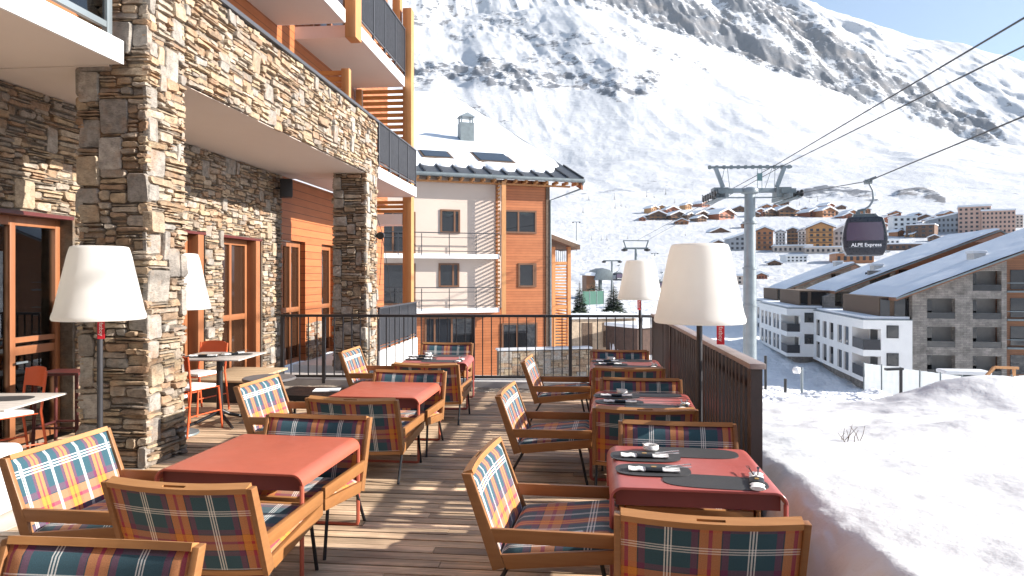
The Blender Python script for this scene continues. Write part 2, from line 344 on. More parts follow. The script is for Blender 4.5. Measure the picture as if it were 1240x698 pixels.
# ================================================================== lounge chairs
def loft(b, rings, uvf=None):
    n = len(rings[0]); vs = [p for r in rings for p in r]; fs = []
    for i in range(len(rings) - 1):
        for k in range(n): fs.append((i * n + k, i * n + (k + 1) % n, (i + 1) * n + (k + 1) % n, (i + 1) * n + k))
    fs.append(tuple(reversed(range(n)))); fs.append(tuple((len(rings) - 1) * n + k for k in range(n)))
    return b.add(vs, fs)
CH_H, CH_HW, CH_BK = .67, .375, .43
E = Vector((0, .16, -.455)).normalized(); NF = Vector((0, .455, .16)).normalized()
def PB(x, s, d):                        # point of the reclined, slightly bowed back
    bow = .028 * (1 - min(1, abs(x) / .34) ** 2)
    return Vector((x, -CH_BK, CH_H)) + E * s + NF * (d - bow)
def make_chair(su=1.0, sv=1.0, v0=.30):
    t = thing('lounge_chair', 'x', 'chair'); RH_, PW = .028, .027
    for sx in (-1, 1):
        xo, xi = sx * CH_HW, sx * (CH_HW - PW)
        f = lambda a, b_, tt: (tt, a, b_)
        b = B(); b.prism([(-.43, .67), (-.381, .672), (-.240, .30), (-.213, .235), (-.275, .215)], f, xo, xi); b.build('back_post', MT['chair_wood'], t, bevel=.004)
        b = B(); b.prism([(-.288, .415), (.335, .425), (.335, .358), (-.262, .350)], f, xo - sx * .001, xi + sx * .001); b.build('armrest', MT['chair_wood_long'], t, bevel=.004)
        b = B(); b.prism([(-.234, .292), (.335, .357), (.335, .292), (-.21, .225)], f, xo - sx * .002, xi + sx * .002); b.build('seat_rail', MT['chair_wood_long'], t, bevel=.004)
        b = B(); b.tube([(sx * .345, .235, .30), (sx * .352, .30, 0)], .0105); b.build('leg', MT['black_metal'], t)
        b = B(); b.tube([(sx * .345, -.20, .24), (sx * .352, -.335, 0)], .0105); b.build('leg', MT['black_metal'], t)
    xi = CH_HW - PW
    xs = [-xi, -.30, -.24, -.17, -.11, -.055]
    def ring(x, d0, d1, s0=0, s1=RH_): return [PB(x, s0, d0), PB(x, s0, d1), PB(x, s1, d1), PB(x, s1, d0)]
    b = B(); loft(b, [ring(x, .002, .050) for x in xs]); loft(b, [ring(-x, .002, .050) for x in reversed(xs)])
    for d0, d1 in ((.002, .016), (.031, .050)): loft(b, [ring(x, d0, d1) for x in (-.055, -.02, .02, .055)])
    b.build('top_rail', MT['chair_wood_wide'], t, smooth=40)
    b = B(); loft(b, [ring(x, .004, .05, .455, .482) for x in np.linspace(-xi, xi, 9)]); b.build('bottom_rail', MT['chair_wood_wide'], t, smooth=40)
    b = B(); f = lambda a, b_, tt: (a, tt, b_)
    b.prism([(-.336, .356), (.336, .356), (.336, .325), (.27, .262), (-.27, .262), (-.336, .325)], f, .305, .333); b.build('front_apron', MT['chair_wood_wide'], t, bevel=.003)
    # upholstered back: front swells, rear is taut
    b = B(); nx, ns = 18, 12; g = lambda i, j: i * (ns + 1) + j
    vs = []; uv = []
    for side in (0, 1):
        for i in range(nx + 1):
            for j in range(ns + 1):
                x = -xi + .001 + (2 * xi - .002) * i / nx; s = RH_ + .001 + (.454 - RH_) * j / ns
                e = min(i, nx - i) / nx * 2 * xi; e2 = min(j, ns - j) / ns * .42
                d = .054 - .022 * math.exp(-min(e, e2) / .018) if side == 0 else .012
                vs.append(PB(x, s, d)); uv.append((x * su, (s - v0) * sv))
    N = (nx + 1) * (ns + 1); fs = []; fu = []
    for i in range(nx):
        for j in range(ns):
            q = (g(i, j), g(i + 1, j), g(i + 1, j + 1), g(i, j + 1))
            fs.append(q); fu.append([uv[k] for k in q])
            q2 = tuple(N + k for k in reversed(q)); fs.append(q2); fu.append([uv[k - N] for k in q2])
    b.add(vs, fs, fu); b.build('back_cushion', MT['plaid'], t, smooth=60)
    b = B(); ny = 14; vs = []; uv = []
    for side in (0, 1):
        for i in range(nx + 1):
            for j in range(ny + 1):
                x = -xi + .001 + (2 * xi - .002) * i / nx; y = -.245 + .545 * j / ny; zt = .302 + (y + .245) * .115
                e = min(min(i, nx - i) / nx * 2 * xi, min(j, ny - j) / ny * .545)
                z = zt + .012 - .028 * math.exp(-e / .02) - (.010 * math.exp(-(x * x) / .03 - ((y - .02) / .16) ** 2)) if side == 0 else zt - .045
                vs.append((x, y, z)); uv.append((x * su, (y + .04) * sv))
    N = (nx + 1) * (ny + 1); g = lambda i, j: i * (ny + 1) + j; fs = []; fu = []
    for i in range(nx):
        for j in range(ny):
            q = (g(i, j), g(i + 1, j), g(i + 1, j + 1), g(i, j + 1)); fs.append(q); fu.append([uv[k] for k in q])
            q2 = tuple(N + k for k in reversed(q)); fs.append(q2); fu.append([uv[k - N] for k in q2])
    ring_ = [g(i, 0) for i in range(nx + 1)] + [g(nx, j) for j in range(1, ny + 1)] + [g(i, ny) for i in range(nx - 1, -1, -1)] + [g(0, j) for j in range(ny - 1, 0, -1)]
    for a, c in zip(ring_, ring_[1:] + ring_[:1]):
        fs.append((a, N + a, N + c, c)); fu.append([uv[a], (uv[a][0], uv[a][1] - .04), (uv[c][0], uv[c][1] - .04), uv[c]])
    b.add(vs, fs, fu); b.build('seat_cushion', MT['plaid'], t, smooth=60)
    return t
PROTO = {'a': make_chair(), 'b': make_chair(.325 / .205, .325 / .43, .33)}; chair_used = set()
def chair(px, py, face, label, drz=0.0, dx=0, dy=0):
    """(px, py): middle of the top rail in the photograph; face: direction the sitter looks"""
    rz = {'away': 0, 'toward': math.pi, 'right': -math.pi / 2}[face] + R(drz)
    k = 'b' if face == 'right' else 'a'; o = copy_tree(PROTO[k]) if k in chair_used else PROTO[k]; chair_used.add(k)
    m = W(px, py, CH_H); f = Vector((-math.sin(rz), math.cos(rz), 0))
    p = m + f * CH_BK; o.location = (p.x + dx, p.y + dy, 0); o.rotation_euler = (0, 0, rz)
    tag(o, label, 'chair', 'tartan lounge chairs round the red tables'); return o
chair(131, 652.8, 'toward', 'tartan lounge chair cut off at the bottom left, its lit back cushion facing us', 0)
chair(211, 588.5, 'away', 'tartan lounge chair with hand slot and shaded rear, nearest one at the bare left table', -3)
chair(388, 503, 'toward', 'tartan lounge chair facing us behind the nearest bare red table', -3)
chair(424, 484, 'away', 'tartan lounge chair seen from behind, its back against the middle bare red table', -3)
chair(497.5, 449, 'toward', 'tartan lounge chair facing us behind the middle bare red table', -2)
chair(514, 441.5, 'away', 'tartan lounge chair seen from behind at the set left table by the railing', -2)
chair(542, 415.5, 'toward', 'tartan lounge chair against the railing behind the set left table', 0)
chair(67, 535, 'right', 'sunlit tartan lounge chair facing right beside the stone pillar and white block', -3)
chair(309, 461, 'right', 'sunlit tartan lounge chair facing right at the middle bare red table', -3)
chair(421, 423.5, 'right', 'small far tartan lounge chair facing right by the railing, beside the set left table', 0)
chair(861, 630, 'away', 'nearest tartan lounge chair seen from behind, at the bottom right of the deck', -3)
chair(819, 511, 'toward', 'tartan lounge chair facing us behind the nearest set table', -3)
chair(781, 496, 'away', 'tartan lounge chair seen from behind in front of the middle set table', -2)
chair(775.5, 458.5, 'toward', 'tartan lounge chair facing us behind the middle set table', -2)
chair(761.5, 446, 'away', 'tartan lounge chair seen from behind in front of the farthest set right table', 0)
chair(750, 424.5, 'toward', 'tartan lounge chair by the far railing behind the farthest set right table', 0)
chair(580, 550, 'right', 'nearest tartan lounge chair seen side-on, drawn up to the left of the nearest set table', -5)
chair(609, 471, 'right', 'tartan lounge chair seen side-on, left of the middle set table', -4)
chair(635.5, 434.5, 'right', 'tartan lounge chair seen side-on, left of the farthest set right table', -3)

# ================================================================== red tables
TW, TD, TH = .43, .42, .57
def make_table(mat):
    t = thing('dining_table', 'x', 'table')
    b = B(); r = .065; prof = []
    for k in range(0, 9):
        a = math.pi - (math.pi / 2) * k / 8; prof.append((-TW + r + r * math.cos(a), TH - r + r * math.sin(a)))
    for k in range(0, 9):
        a = math.pi / 2 - (math.pi / 2) * k / 8; prof.append((TW - r + r * math.cos(a), TH - r + r * math.sin(a)))
    ins = []
    for (x, z) in prof:
        cx = max(-TW + r, min(TW - r, x)); d = Vector((x - cx, z - (TH - r))); d.normalize() if d.length else d; ins.append((x - d.x * .014, z - d.y * .014))
    b.prism(prof + ins[::-1], lambda a, c, tt: (a, tt, c), -TD, TD); b.build('tabletop', mat, t, bevel=.0045, seg=3)
    for y in (-TD + .035, TD - .04): b = B(); b.box((-TW + .03, y, TH - .10), (TW - .03, y + .005, TH - .0145)); b.build('apron', MT['red_apron_shaded'], t)
    for y in (-TD + .010, TD - .010):
        b = B(); q = TW - .011; w = .0125
        b.tube([(-q, y, TH - .06), (-q, y, .03), (-q + .006, y, .014), (-q + .02, y, .008), (q - .02, y, .008), (q - .006, y, .014), (q, y, .03), (q, y, TH - .06)], w, 8)
        b.build('leg_frame', mat, t)
    return t
TABLES = {}
def table(o, front, back, label, key):
    f = W(front[0], front[1], TH); k = W(back[0], back[1], TH); d = (k - f); d.normalize()
    o.location = ((f.x + k.x) / 2, (f.y + k.y) / 2, 0); o.rotation_euler = (0, 0, math.atan2(-d.x, d.y)); tag(o, label, 'table', 'red metal tables on the deck'); TABLES[key] = o
t0 = make_table(MT['red_table']); t1 = make_table(MT['red_table_b'])
table(t0, (276, 571), (360, 528), 'bare coral red metal table nearest on the left side of the deck', 'L1')
table(copy_tree(t0), (450, 480.5), (482, 463), 'bare coral red metal table, middle one of the left row', 'L2')
table(copy_tree(t1), (522, 441), (537, 428.5), 'red metal table with dark placemats, farthest of the left row by the railing', 'L3')
table(t1, (846, 595), (820, 541), 'red metal table with dark placemats, nearest of the right row beside the snow', 'R1')
table(copy_tree(t1), (781, 499), (776, 474), 'red metal table with dark placemats, middle of the right row', 'R2')
table(copy_tree(t1), (760, 447.5), (756, 434.5), 'red metal table with dark placemats, farthest of the right row', 'R3')

# ---- settings
def on(key, x, y, z=0.0, rz=0.0):
    o = TABLES[key]; a = o.rotation_euler[2]
    return (o.location.x + x * math.cos(a) - y * math.sin(a), o.location.y + x * math.sin(a) + y * math.cos(a), TH + z), a + R(rz)
def mat_mesh(L, Wd, name='placemat'):
    n = 40; pts = []
    for k in range(n):
        a = 2 * math.pi * k / n; c, s = math.cos(a), math.sin(a); p = 2 / 2.9
        pts.append((math.copysign(abs(c) ** p, c) * L / 2, math.copysign(abs(s) ** p, s) * Wd / 2))
    b = B(); b.prism(pts, lambda x, y, t: (x, y, t), 0, .003); return b.build(name, MT['slate_mat'])
mat_a = mat_mesh(.40, .235); mat_b = mat_mesh(.52, .235)
def make_napkin():
    t = thing('napkin_roll', 'x', 'napkin')
    b = B(); n = 14
    rings = []
    for i in range(n + 1):
        x = -.11 + .22 * i / n; wv = .027 + .003 * math.sin(i * 1.9) - .006 * (abs(i - n / 2) < 3); h = .016 + .003 * math.sin(i * 2.3 + 1)
        rings.append([(x, wv * math.cos(a) * (1 if abs(math.cos(a)) > .3 else .9), h / 2 + .0005 + h / 2 * math.sin(a)) for a in [2 * math.pi * k / 12 + .2 for k in range(12)]])
    loft(b, rings); b.build('folded_cloth', MT['napkin'], t, smooth=50)
    b = B(); b.M = None
    rings = [[(x, .029 * math.cos(a), .010 + .0105 * math.sin(a)) for a in [2 * math.pi * k / 16 for k in range(16)]] for x in (-.036, .036)]
    loft(b, rings); bd = b.build('paper_band', MT['black_metal'], t, smooth=50)
    b = B(); b.box((-.011, -.008, .0202), (.011, .008, .0215)); b.build('emblem', MT['gold'], bd)
    for k, (y, a) in enumerate(((.010, .20), (-.006, -.05))):
        b = B(); d = Vector((math.cos(a), math.sin(a), .08)); p = Vector((.05, y, .02))
        b.bar(p, p + d * .085, .006, .002)
        if k == 0:
            for q in (-.006, -.002, .002, .006):
                s = Vector((-math.sin(a), math.cos(a), 0)) * q; b.bar(p + d * .08 + s, p + d * .115 + s, .0016, .0016)
        else: b.bar(p + d * .08, p + d * .11, .011, .0015)
        b.build('fork' if k == 0 else 'knife', MT['cutlery'], t)
    return t
nap0 = make_napkin()
def make_dish():
    t = thing('ashtray', 'x', 'ashtray')
    b = B(); pr = [(0, .0), (.040, 0), (.047, .008), (.046, .026), (.042, .031), (.037, .026), (.035, .012), (0, .010)]
    b.lathe(pr, 28); b.build('bowl', MT['white_plastic'], t, smooth=40)
    b = B(); b.lathe([(0, .0105), (.034, .0125), (.033, .016), (0, .018)], 20); b.build('ash', MT['slate_mat'], t)
    b = B(); b.tube([(-.05, .01, .033), (.03, -.012, .034)], .004, 8); b.build('stub', MT['napkin'], t)
    return t
dish0 = make_dish()
TN = {'R1': 'nearest set table', 'R2': 'middle set table', 'R3': 'farthest right set table', 'L3': 'set left table by the railing'}
first = [True]
for key in ('R1', 'R2', 'R3', 'L3'):
    nm = TN[key]
    for src, x, y, z, rz, where in ((mat_a, -.19, -.115, .0042, 2, 'under the front left napkin'), (mat_b, .10, -.285, .0006, -3, 'along the front edge'),
                                    (mat_a, -.215, .165, .0042, 1, 'at the left, second from the back'), (mat_b, .08, .29, .0006, -3, 'along the far edge')):
        o = src if first[0] and key == 'R1' and 'placed' not in src else src.copy()
        if o is src: src['placed'] = 1
        else: COL.objects.link(o)
        jit = random.uniform(-.008, .008); o.location, a = on(key, x + jit, y, z, rz + random.uniform(-2, 2)); o.rotation_euler = (0, 0, a)
        tag(o, f'dark placemat {where}, {nm}', 'placemat', 'dark placemats on the red tables')
    for x, y, z, rz, where in ((-.19, -.14, .0076, 2, 'on the front left placemat'), (-.22, .14, .0076, 1, 'on the second mat from the back'), (.31, -.285, .004, 82, 'turned end-on at the front right')):
        o = nap0 if first[0] else copy_tree(nap0); first[0] = False
        o.location, a = on(key, x, y, z, rz + random.uniform(-3, 3)); o.rotation_euler = (0, 0, a); o.scale = (1.22, 1.25, 1.1)
        tag(o, f'white napkin roll {where}, {nm}', 'napkin', 'rolled napkins with cutlery')
    o = dish0 if key == 'R1' else copy_tree(dish0)
    o.location, a = on(key, -.17, .315, .0075); o.rotation_euler = (0, 0, a); tag(o, f'small white ashtray near the back of the {nm}', 'ashtray', 'white ashtrays')
for m_ in (mat_a, mat_b): del m_['placed']

# ================================================================== floor lamps
def make_lamp():
    t = thing('floor_lamp', 'x', 'lamp')
    b = B(); b.lathe([(0, 0), (.21, 0), (.215, .006), (.21, .022), (.06, .03), (.03, .05), (0, .05)], 40); b.build('base', MT['steel_dark'], t, smooth=40)
    b = B(); b.tube([(0, 0, .04), (0, 0, 1.30)], .021, 16); b.build('pole', MT['dark_rail'], t, smooth=50)
    b = B(); r0, r1, z0, z1 = .325, .205, 1.283, 1.855
    pr = [(.03, z0 + .03), (r0 - .05, z0 + .012), (r0 - .022, z0), (r0 - .008, z0 + .001), (r0, z0 + .014), (r0 - .003, z0 + .04)]
    pr += [(r0 + (r1 - r0) * k / 8, z0 + (z1 - z0) * k / 8) for k in range(1, 8)]
    pr += [(r1 + .002, z1 - .025), (r1 - .006, z1 - .006), (r1 - .025, z1), (0.001, z1 + .002)]
    b.lathe(pr, 56); b.build('shade', MT['lamp_white'], t, smooth=50)
    b = B(); b.box((.022, -.027, 1.135), (.0245, .027, 1.285)); tg = b.build('cloth_tag', MT['red_tag'], t)
    return t, tg
lamp0, lt0 = make_lamp()
# tag lettering reads bottom to top on both faces of the tag
def tag_at(lampo, tg, ang, off):
    tg.rotation_euler = (0, 0, ang); tg.location = (off[0], off[1], 0)
for s in (1, -1):
    M = Matrix.Translation((.02325 + s * .0016, 0, 1.21)) @ Matrix(((0, 0, s, 0), (0, 1 * s, 0, 0), (-1 * 0 + 0, 0, 0, 0), (0, 0, 0, 1)))
    # build an explicit basis: text x runs down the tag, text y across it, normal out of the face
    X = Vector((0, 0, -1)); Zn = Vector((s, 0, 0)); Y = Zn.cross(X)
    M = Matrix.Translation((.02325 + s * .0016, 0, 1.21)) @ Matrix((X, Y, Zn)).transposed().to_4x4()
    text_mesh('lettering', 'fatboy', .042, MT['white_paint'], lt0, M)
def lamp(px, Z, label, tag_ang, off, first=False):
    o = lamp0 if first else copy_tree(lamp0); p = PZ(px, 400, Z); o.location = (p.x, p.y, 0)
    tg = [c for c in o.children if c.name.startswith('cloth_tag')][0]; tag_at(o, tg, tag_ang, off)
    tag(o, label, 'lamp', 'white floor lamps with red tags'); return o
lamp(847, 4.96, 'big white floor lamp nearest on the right, beside the slatted screen', R(-95), (.135, -.06), True)
lamp(121, 5.33, 'white floor lamp standing in front of the near stone pillar', R(-80), (.03, -.01))
lamp(214, 7.0, 'white floor lamp partly hidden behind the near stone pillar', R(-120), (-.05, .05))
lamp(775, 9.95, 'small far white floor lamp against the railing', R(-60), (-.03, -.02))

# ================================================================== bistro furniture
def bistro_table(loc, rz, label, h, size):
    t = thing('bistro_table', label, 'table', loc, rz)
    b = B(); s = size / 2; b.box((-s, -s, h - .014), (s, s, h)); b.build('tabletop', MT['bistro_top'], t, bevel=.003)
    b = B(); b.tube([(0, 0, .10), (0, 0, h - .014)], .033, 16); b.build('column', MT['black_metal'], t, smooth=50)
    b = B(); b.box((-.12, -.12, h - .03), (.12, .12, h - .0145)); b.build('plate', MT['black_metal'], t)
    for k in range(4):
        a = math.pi / 4 + k * math.pi / 2; b = B(); c, s_ = math.cos(a), math.sin(a)
        b.tube([(0, 0, .16), (c * .10, s_ * .10, .10), (c * .36, s_ * .36, .015)], [.024, .02, .014], 10); b.build('foot', MT['black_metal'], t, smooth=50)
    return t
p = PZ(266, 500, 7.5); bt1 = bistro_table((p.x, p.y, 0), R(4), 'square bistro table with black cross foot behind the near pillar', .75, .74)
p = W(-14, 486, .71); bt2 = bistro_table((p.x, p.y, 0), R(8), 'square pale bistro table cut off at the left edge', .71, .70)
k = 0
for bt, h, sp in ((bt1, .75, ((-.15, -.12, 'front left'), (.12, .12, 'rear'))), (bt2, .71, ((.05, .10, 'rear'), (.0, -.18, 'front')))):
    for x, y, wh in sp:
        o = mat_a.copy(); COL.objects.link(o); a = bt.rotation_euler[2] + R(5); o.scale = (.9, .9, 1); o.location = (bt.location.x + x, bt.location.y + y, h + .0006 + .0005 * k); o.rotation_euler = (0, 0, a)
        tag(o, f'dark placemat on the {wh} half of the ' + ('bistro table behind the pillar' if bt is bt1 else 'bistro table at the left edge'), 'placemat', 'dark placemats on the bistro tables')
o = copy_tree(nap0); o.location = (bt1.location.x - .12, bt1.location.y - .12, .755); o.rotation_euler = (0, 0, .3); tag(o, 'white napkin with black band on the bistro table behind the pillar', 'napkin', 'rolled napkins with cutlery')
o = copy_tree(nap0); o.location = (bt1.location.x + .1, bt1.location.y + .1, .755); o.rotation_euler = (0, 0, 1.2); tag(o, 'white napkin turned sideways on the rear half of the pillar bistro table', 'napkin', 'rolled napkins with cutlery')

def make_bistro_chair(mat):
    t = thing('bistro_chair', 'x', 'chair')
    b = B(); n = 8; rings = []
    for i in range(n + 1):
        x = -.20 + .40 * i / n; dz = .012 * (abs(x) / .2) ** 3
        rings.append([(x, -.19, .45 + dz), (x, .20, .445 + dz), (x, .21, .437 + dz), (x, -.19, .442 + dz)])
    loft(b, rings); b.build('seat', mat, t, smooth=40)
    b = B(); rings = []
    for i in range(n + 1):
        x = -.205 + .41 * i / n; c = .05 * (1 - (x / .205) ** 2); zt = .83 - .03 * (abs(x) / .205) ** 4
        rings.append([(x, -.25 - c, zt), (x, -.245 - c, zt), (x, -.225 - c, .66), (x, -.23 - c, .66)])
    loft(b, rings); b.build('backrest', mat, t, smooth=40)
    for sx in (-1, 1):
        b = B(); b.tube([(sx * .205, -.25, .81), (sx * .205, -.21, .47), (sx * .215, -.27, 0)], .011); b.build('leg', mat, t, smooth=50)
        b = B(); b.tube([(sx * .20, .19, .44), (sx * .215, .23, 0)], .011); b.build('leg', mat, t, smooth=50)
        b = B(); b.tube([(sx * .207, -.235, .2), (sx * .21, .21, .2)], .007); b.build('stretcher', mat, t, smooth=50)
    b = B(); b.box((-.18, -.17, .452), (.18, .18, .485)); b.build('seat_pad', MT['napkin'], t, bevel=.012)
    return t
bc0 = make_bistro_chair(MT['orange_metal']); used = False
for px, Z, rz, lab in ((230, 7.15, R(-12), 'orange metal chair with pale seat pad just behind the near stone pillar'), (240, 8.15, R(165), 'orange metal chair on the far side of the bistro table behind the pillar'),
                       (3, 5.75, R(150), 'orange metal chair beyond the bistro table at the left edge')):
    o = copy_tree(bc0) if used else bc0; used = True; p = PZ(px, 400, Z); o.location = (p.x, p.y, 0); o.rotation_euler = (0, 0, rz); tag(o, lab, 'chair', 'orange bistro chairs')
# dark red bar stool against the glass door
p = PZ(74, 500, 6.55); st = thing('bar_stool', 'dark red metal bar stool standing against the glass door', 'stool', (p.x + .05, p.y, 0), R(8))
b = B(); b.box((-.20, -.17, .69), (.20, .17, .715)); b.build('seat', MT['maroon_metal'], st, bevel=.01)
for sy in (-1, 1):
    b = B()
    b.tube([(-.185, sy * .15, .70), (-.20, sy * .17, .01)], .016, 10); b.build('leg', MT['maroon_metal'], st)
    b = B(); b.tube([(.185, sy * .15, .70), (.20, sy * .17, .01)], .016, 10); b.build('leg', MT['maroon_metal'], st)
b = B()
for a_, c_ in (((-.193, -.16), (.193, -.16)), ((-.193, .16), (.193, .16)), ((-.193, -.16), (-.193, .16)), ((.193, -.16), (.193, .16))): b.tube([(*a_, .20), (*c_, .20)], .012, 8)
b.build('footrest', MT['maroon_metal'], st)
# white plastic block
p = PZ(8, 500, 4.55); b = B(); b.box((-.24, -.24, 0), (.24, .24, .46)); o = b.build('pouf', MT['white_plastic'], None, bevel=.07, seg=5, smooth=60)
o.location = (p.x - .30, p.y, 0); o.rotation_euler = (0, 0, R(6)); tag(o, 'white rounded plastic pouf at the left edge beside the tartan chair', 'pouf')
# wooden platform bench, round grey table, black lattice table
b = B(); bn = thing('bench', 'low wide wooden platform bench along the stone wall', 'bench', (-4.6, 8.9, 0))
for i in range(7): b.box((-.40, -.62 + i * .18, .27), (.42, -.62 + i * .18 + .172, .30))
b.build('planks', MT['bench_wood'], bn, bevel=.003)
b = B(); b.box((-.36, -.55, 0), (.38, .56, .268)); b.build('plinth', MT['dark_rail'], bn)
p = W(326, 457, .42); rt = thing('side_table', 'low round grey side table in front of the wooden bench', 'table', (p.x, p.y, 0))
b = B(); b.lathe([(0, .385), (.29, .385), (.305, .395), (.305, .41), (.295, .42), (0, .42)], 40); b.build('tabletop', MT['grey_top'], rt, smooth=40)
b = B(); b.lathe([(0, 0), (.20, 0), (.20, .012), (.03, .02), (.03, .384), (0, .384)], 24); b.build('pedestal', MT['black_metal'], rt, smooth=40)
p = W(384, 474, .36); lt = thing('low_table', 'black slatted low table beside the lounge chairs by the railing', 'table', (p.x, p.y, 0), R(-3))
b = B()
for i in range(15): b.box((-.40, -.27 + i * .0375, .345), (.40, -.27 + i * .0375 + .02, .36))
b.build('slatted_top', MT['black_metal'], lt)
b = B()
for x in (-.41, .40): b.box((x, -.28, .30), (x + .012, .29, .36))
for y in (-.28, .28): b.box((-.398, y, .30), (.40, y + .012, .36))
b.build('frame', MT['black_metal'], lt)
for sx in (-1, 1):
    for sy in (-1, 1): b = B(); b.box((sx * .39 - .012, sy * .265 - .012, 0), (sx * .39 + .012, sy * .265 + .012, .30)); b.build('leg', MT['black_metal'], lt)
b = B(); b.box((-.14, -.10, 0), (.14, .10, .006)); o = b.build('menu_card', MT['napkin']); o.location = (lt.location.x + .08, lt.location.y + .08, .3605); o.rotation_euler = (0, 0, .2); tag(o, 'white menu card lying on the black slatted low table', 'menu')
# ================================================================== deck and terrace ground
def vn(x, y, seed=0):                   # value noise on numpy arrays
    xi = np.floor(x).astype(np.int64); yi = np.floor(y).astype(np.int64); fx = x - xi; fy = y - yi
    fx = fx * fx * fx * (fx * (fx * 6 - 15) + 10); fy = fy * fy * fy * (fy * (fy * 6 - 15) + 10)
    def h(a, b):
        n = (a * 374761393 + b * 668265263 + seed * 1274126177) & 0xffffffff
        n = ((n ^ (n >> 13)) * 1274126177) & 0xffffffff; n = ((n ^ (n >> 16)) * 2246822519) & 0xffffffff
        return ((n ^ (n >> 15)) & 0xffff) / 65535.0
    a = h(xi, yi); b = h(xi + 1, yi); c = h(xi, yi + 1); d = h(xi + 1, yi + 1)
    return (a + (b - a) * fx) * (1 - fy) + (c + (d - c) * fx) * fy
def fbm(x, y, oct=5, seed=0, gain=.5):
    t = 0; a = 1; s = 0
    for i in range(oct):
        t = t + a * (vn(x * 2 ** i + 17.3 * i, y * 2 ** i - 9.1 * i, seed + i) - .5); s += a; a *= gain
    return t / s * 2
def ridged(x, y, oct=5, seed=0):
    t = 0; a = 1; s = 0
    for i in range(oct):
        t = t + a * (1 - np.abs(2 * vn(x * 2 ** i + 3.7 * i, y * 2 ** i + 5.9 * i, seed + i) - 1)); s += a; a *= .5
    return t / s

YE = 9.5
b = B(); y = -2.5; rng = random.Random(3)
while y < YE:
    w = .094; xl = -5.2 if y > 5.46 else -3.63
    x = xl
    while x < 1.115:
        L = rng.choice((1.2, 1.8, 2.4, 3.0)) * rng.uniform(.8, 1.1); x2 = min(1.115, x + L)
        if 1.115 - x2 < .3: x2 = 1.115
        k = rng.choice((.6, .85, 1.0, 1.0, 1.15, 1.3)) * rng.uniform(.9, 1.1); t = rng.uniform(-.03, .03); c = (.56 * k + t * .2, .395 * k, .255 * k - t * .2)
        dz = rng.uniform(-.003, .002); b.box((x + .0015, y + .005, -.03), (x2 - .0015, y + w - .005, dz), c); x = x2
    y += w + .002
tag(b.build('wooden_deck', MT['deck'], None, smooth=0), kind='structure')
b = B(); b.box((-5.2, -2.5, -.30), (1.12, YE + .02, -.034)); tag(b.build('deck_base_ground', MT['mortar'], smooth=0), kind='structure')
b = B(); b.box((-5.25, -2.5, -.2), (-3.634, 5.445, .0)); tag(b.build('terrace_paving', MT['tile_floor'], smooth=0), kind='structure')
# gravel strip with a little depth to its stones
b = B(); n1, n2 = 130, 22
gx = np.linspace(-5.0, 1.1, n1); gy = np.linspace(YE + .02, 10.02, n2); X, Y = np.meshgrid(gx, gy, indexing='ij')
Zg = -.03 + .028 * fbm(X * 9, Y * 9, 3, 5)
b.add(list(zip(X.ravel(), Y.ravel(), Zg.ravel())), [(i * n2 + j, (i + 1) * n2 + j, (i + 1) * n2 + j + 1, i * n2 + j + 1) for i in range(n1 - 1) for j in range(n2 - 1)])
tag(b.build('gravel_strip_ground', MT['gravel'], smooth=20, normals=False), kind='structure')
b = B(); b.box((-5.0, 10.02, -.5), (1.2, 10.7, .06)); tag(b.build('concrete_kerb', MT['concrete'], bevel=.015), kind='structure')

